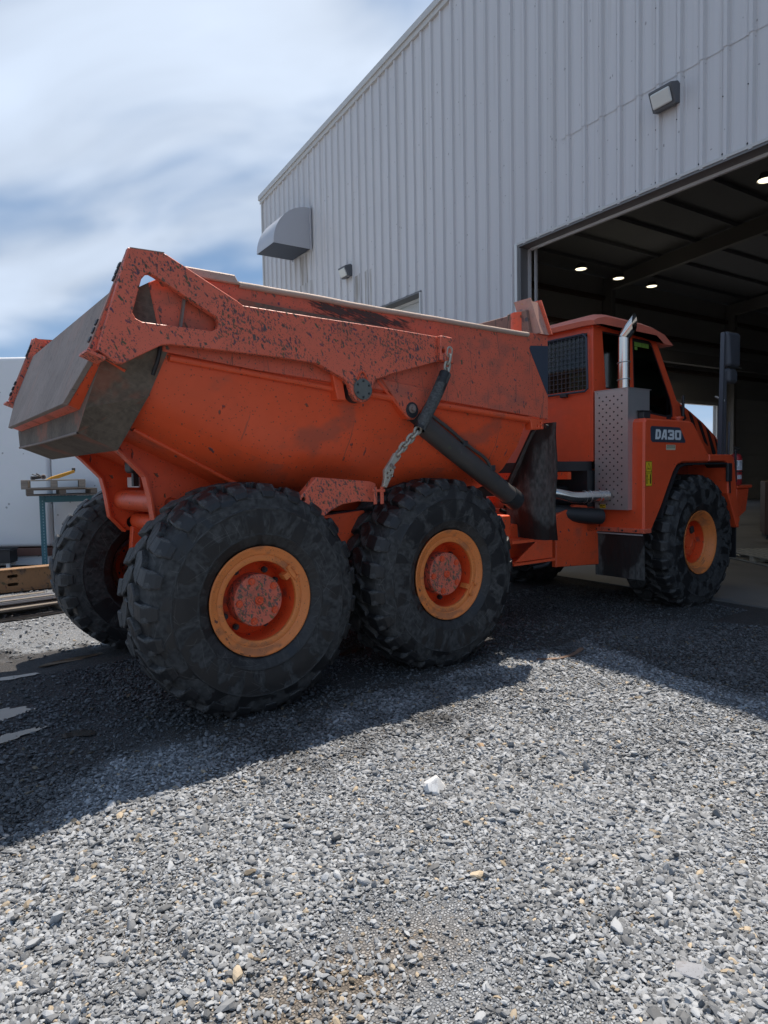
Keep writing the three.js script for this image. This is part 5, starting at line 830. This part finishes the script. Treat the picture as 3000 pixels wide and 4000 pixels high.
{ const y = thing('steel_offcut', 'yellow painted steel offcut lying across the upper pallet', 'offcut'); y.position.set(0.42, 1.58, -6.85); const m = flat(0.52, 0.27, 0.03, 0.5); mesh('channel', plate([[-0.18, 0.0], [0.0, 0.015], [0.26, 0.11], [0.25, 0.155], [-0.1, 0.045]], -0.03, 0.05, 0.004), m, y); mesh('bolt_end', merge([box(0.225, 0.27, 0.13, 0.19, -0.02, 0.04, 0.006)]), M.blackSteel, y);
  const s = thing('scrap_fitting', 'small dark heap of pipe fittings on the upper pallet', 'fitting'); s.position.set(0.12, 1.58, -6.85); mesh('fitting_block', merge([box(-0.10, -0.04, 0, 0.06, -0.05, 0.05, 0.01), rod([-0.05, 0.03, 0], [0.10, 0.05, 0.02], 0.025), rod([-0.02, 0.10, 0.0], [0.05, 0.06, 0.0], 0.012), rod([-0.09, 0.09, 0.05], [0.03, 0.05, 0.05], 0.008)]), M.blackSteel, s); mesh('fitting_ring', new THREE.TorusGeometry(0.03, 0.011, 8, 18).translate(0.08, 0.045, 0.03), M.steelDirt, s); }
{ // rusty slotted beam, metal strips on a pallet, black crate
  const b = thing('steel_beam', 'rusty brown box beam with oval slots lying on the gravel', 'beam'); b.position.set(-0.55, 0.0, -5.25); b.rotation.y = 0.04;
  const rust = std(paintTex(931, [0.24, 0.135, 0.065], { n: 512, grime: 0.9, specks: 500, chips: 200, chipSize: 6, chipCol: [0.05, 0.035, 0.025], rough: 0.85 }).maps(0.8, { bump: 0.002 }));
  const slot = (x, y) => { const o = []; for (let k = 0; k < 16; k++) { const a = k / 16 * 6.283; o.push([x + Math.sign(Math.cos(a)) * 0.045 + 0.022 * Math.cos(a), y + 0.022 * Math.sin(a)]); } return o.reverse(); };
  const hs = []; for (let k = -9; k < 2; k++) { hs.push(slot(k * 0.75 + 0.02, 0.235), slot(k * 0.75 + 0.02, 0.12)); }
  mesh('web', plate([[-7, 0.035], [1.6, 0.035], [1.6, 0.315], [-7, 0.315]], 0.0, 0.012, 0, hs), rust, b); mesh('flange', box(-7, 1.6, 0.3155, 0.335, -0.20, 0.03, 0.004), rust, b); mesh('flange', box(-7, 1.6, 0.015, 0.0345, -0.20, 0.03, 0.004), rust, b); mesh('web', box(-7, 1.6, 0.035, 0.315, -0.19, -0.178), rust, b);
  pallet('grey pallet under the bundle of metal strips', -1.2, 0.0, -3.60, 0.14, 1.9, M.woodDark, null, 0.13);
  for (let k = 0; k < 5; k++) { const q = thing('metal_strip', ['white coated metal strip lying on the low pallet', 'second white metal strip of the bundle on the pallet', 'bare metal strip on top of the bundle on the pallet', 'dark metal strip at the bottom of the strip bundle', 'bent metal strip at the back of the strip bundle'][k], 'strip', 'metal strips bundled on the low pallet'); q.position.set(-1.25, 0.135 + [0.028, 0, 0.056, 0.0, 0.03][k], -3.30 - [0.0, 0.10, 0.14, 0.22, 0.30][k]); q.rotation.y = 0.14 + [0, 0.01, -0.015, 0.02, 0.0][k]; mesh('web', box(-2.2, 1.1, 0, 0.006, -0.05, 0.05), k === 3 ? M.blackSteel : flat(0.62, 0.62, 0.63, 0.35, 0.2), q); mesh('edge', box(-2.2, 1.1, 0.0062, 0.026, 0.042, 0.05), k === 3 ? M.blackSteel : M.galv, q); }
  const c = thing('plastic_crate', 'black plastic crate on a white metal stand near the trailer', 'crate'); c.position.set(-0.35, 0, -8.05); c.rotation.y = -0.5;
  mesh('crate_wall', merge([box(-0.9, 0.25, 0.17, 0.36, 0.14, 0.16), box(-0.9, 0.25, 0.17, 0.36, -0.16, -0.14), box(0.23, 0.25, 0.17, 0.36, -0.14, 0.14), box(-0.9, -0.88, 0.17, 0.36, -0.14, 0.14)]), M.plasticBlack, c); mesh('crate_rim', merge([box(-0.92, 0.27, 0.365, 0.395, 0.13, 0.18, 0.008), box(-0.92, 0.27, 0.365, 0.395, -0.18, -0.13, 0.008)]), M.plasticBlack, c); mesh('crate_base', box(-0.9, 0.25, 0.15, 0.168, -0.16, 0.16), M.plasticBlack, c);
  for (const x of [-0.85, -0.3, 0.2]) mesh('stand_leg', box(x - 0.03, x + 0.03, 0, 0.148, 0.08, 0.14), flat(0.6, 0.6, 0.58, 0.5), c); mesh('stand_bar', merge([box(-0.88, 0.23, 0.09, 0.148, -0.12, -0.06)]), flat(0.6, 0.6, 0.58, 0.5), c);
}
pallet('pale pallet lying on the workshop floor beside the front wheel', 9.75, 0.014, 0.55, 0.96, 1.9, woodTex(941, [0.42, 0.38, 0.30]), null, 0.12);
{ const p = thing('metal_rod', 'thin bright metal rod lying over the floor pallet', 'rod'); p.position.set(9.2, 0.15, 0.0); p.rotation.y = 0.9; mesh('shaft', rod([-0.3, 0, 0], [0.3, 0.02, 0], 0.011), M.steel, p); }
{ // parts stored against the inside wall
  const c = thing('storage_cabinet', 'brown steel storage cabinet standing inside the workshop bay', 'cabinet'); c.position.set(14.2, 0.013, -0.9); c.rotation.y = 0.5; const cm = flat(0.16, 0.085, 0.06, 0.6); mesh('cabinet_body', box(-0.5, 0.5, 0.08, 1.25, -0.7, 0.7, 0.015), cm, c); mesh('cabinet_door', box(-0.522, -0.502, 0.12, 1.2, -0.68, -0.01, 0.004), cm, c); mesh('cabinet_door', box(-0.522, -0.502, 0.12, 1.2, 0.01, 0.68, 0.004), cm, c); mesh('plinth', box(-0.47, 0.47, 0, 0.079, -0.66, 0.66), M.blackSteel, c); mesh('handle', box(-0.54, -0.523, 0.65, 0.8, -0.05, -0.03), M.galv, c);
  const ts = [[11.6, 0.9, 0], [11.62, 0.92, 1], [11.58, 0.88, 2]]; for (const [x, z, k] of ts) { const w = thing('spare_tyre', ['worn black tyre at the bottom of the indoor tyre stack', 'worn black tyre in the middle of the indoor tyre stack', 'worn black tyre on top of the indoor tyre stack'][k], 'tyre', 'stack of spare tyres'); w.position.set(x, 0.013 + 0.13 + k * 0.255, z); mesh('tread', creased(new THREE.TorusGeometry(0.36, 0.13, 12, 40).rotateX(Math.PI / 2)), M.rubber, w); }
}
{ // equipment at the back of the workshop: a grinder stand, a green bush outside the far bay
  const t = thing('tool_bench', 'dark steel work bench with a machine in the workshop', 'bench'); t.position.set(12.8, 0, 1.2); t.rotation.y = 0.3; mesh('bench_top', box(-0.7, 0.7, 0.92, 0.97, -0.4, 0.4, 0.01), M.galv, t); for (const [x, z] of [[-0.65, -0.35], [0.65, -0.35], [-0.65, 0.35], [0.65, 0.35]]) mesh('leg', box(x - 0.03, x + 0.03, 0.013, 0.92, z - 0.03, z + 0.03), M.blackSteel, t); mesh('machine_body', merge([rod([-0.1, 1.15, -0.15], [-0.1, 1.15, 0.15], 0.16, 20), box(-0.18, 0.15, 0.97, 1.06, -0.18, 0.18, 0.02)]), M.blackSteel, t); mesh('machine_guard', plate([[0.05, 1.0], [0.5, 1.45], [0.5, 1.30], [0.12, 0.98]], -0.1, 0.1, 0.01), M.blackSteel, t);
  const e = thing('leafy_tree', 'sunlit green tree beyond the far side bay', 'tree'); const R = rng(951); e.position.set(34.5, 0, -27.5); mesh('trunk', rod([0, -0.2, 0], [0, 3.2, 0], 0.2, 10, 0.12), M.woodDark, e); for (let k = 0; k < 6; k++) mesh('limb', rod([0, 2.2 + 0.2 * k, 0], [1.4 * Math.cos(k * 1.1), 3.4 + 0.35 * k, 1.4 * Math.sin(k * 1.1)], 0.07, 7, 0.03), M.woodDark, e);
  const lf = []; for (let k = 0; k < 3600; k++) { const th = R() * 6.283, ph = Math.acos(2 * R() - 1), q = Math.pow(R(), 0.4); const cl = 1 + 0.45 * (fbm(th * 1.2, ph * 2, 961, 3) - 0.5) * 2; const x = 2.6 * q * cl * Math.sin(ph) * Math.cos(th), y = 4.0 + 2.0 * q * cl * Math.cos(ph), z = 2.6 * q * cl * Math.sin(ph) * Math.sin(th); const g = new THREE.PlaneGeometry(0.16, 0.24); g.rotateX(R() * 6.3); g.rotateY(R() * 6.3); g.translate(x, y, z); lf.push(g); }
  const lm = new THREE.MeshPhysicalMaterial({ roughness: 0.9, transmission: 0.35, thickness: 0, side: THREE.DoubleSide }); lm.color.setRGB(0.12, 0.24, 0.045); const cr = mesh('crown', merge(lf), lm, e); cr.userData.kind = 'stuff';
}
function rock(name, label, x, z, sx, sy, sz, col, seed, turn) {
  const g = new THREE.IcosahedronGeometry(1, 3), p = g.attributes.position, R = rng(seed), V = new THREE.Vector3(), cut = []; for (let k = 0; k < 16; k++) cut.push([new THREE.Vector3(R() - 0.5, R() - 0.5, R() - 0.5).normalize(), 0.5 + 0.32 * R()]);
  for (let i = 0; i < p.count; i++) { V.fromBufferAttribute(p, i); for (const [d, c] of cut) { const t = V.dot(d); if (t > c) V.addScaledVector(d, c - t); } const n = 1 + 0.07 * (fbm(V.x * 3 + seed, V.y * 3 + V.z * 2, 971, 3) - 0.5); p.setXYZ(i, V.x * sx * n, V.y * sy * n, V.z * sz * n); }
  const m = mesh(name, muv(creased(g, 0.35)), std(paintTex(seed, col, { n: 256, grime: 0.3, specks: 160, rough: 0.85 }).maps(0.15)), scene); m.position.set(x, groundY(x, z) + sy * 0.45, z); m.rotation.y = turn; return tag(m, label, 'rock');
}
rock('rock', 'pale white angular rock alone on the sunlit gravel', 0.154, 2.87, 0.068, 0.062, 0.058, [0.68, 0.68, 0.67], 981, 0.4);
rock('rock', 'long flat grey slate slab among the gravel', -0.03, 4.27, 0.085, 0.022, 0.045, [0.24, 0.25, 0.27], 983, -0.75);
rock('rock', 'wedge of grey slate beside the long slab', -0.33, 4.33, 0.06, 0.020, 0.035, [0.24, 0.25, 0.26], 985, 0.2);
rock('rock', 'rusty tan stone in the sunlit gravel', 0.72, 2.62, 0.035, 0.016, 0.028, [0.34, 0.24, 0.15], 987, 0.9);
{ const s = thing('rubber_strip', 'curved rusty brown strip lying at the shadow edge', 'strip'); const pts = [[2.28, 0.02, 1.72], [2.38, 0.018, 1.79], [2.52, 0.02, 1.83], [2.64, 0.035, 1.84], [2.72, 0.06, 1.84]]; const c = new THREE.CatmullRomCurve3(pts.map(p => new THREE.Vector3(...p))); const sh = new THREE.Shape([[-0.004, -0.02], [0.004, -0.02], [0.004, 0.02], [-0.004, 0.02]].map(p => new THREE.Vector2(...p))); mesh('strip_band', muv(new THREE.ExtrudeGeometry(sh, { steps: 30, extrudePath: c, bevelEnabled: false })), std(paintTex(991, [0.16, 0.10, 0.07], { n: 256, grime: 0.6, rough: 0.8 }).maps(0.3)), s); }

renderer.render(scene, camera);
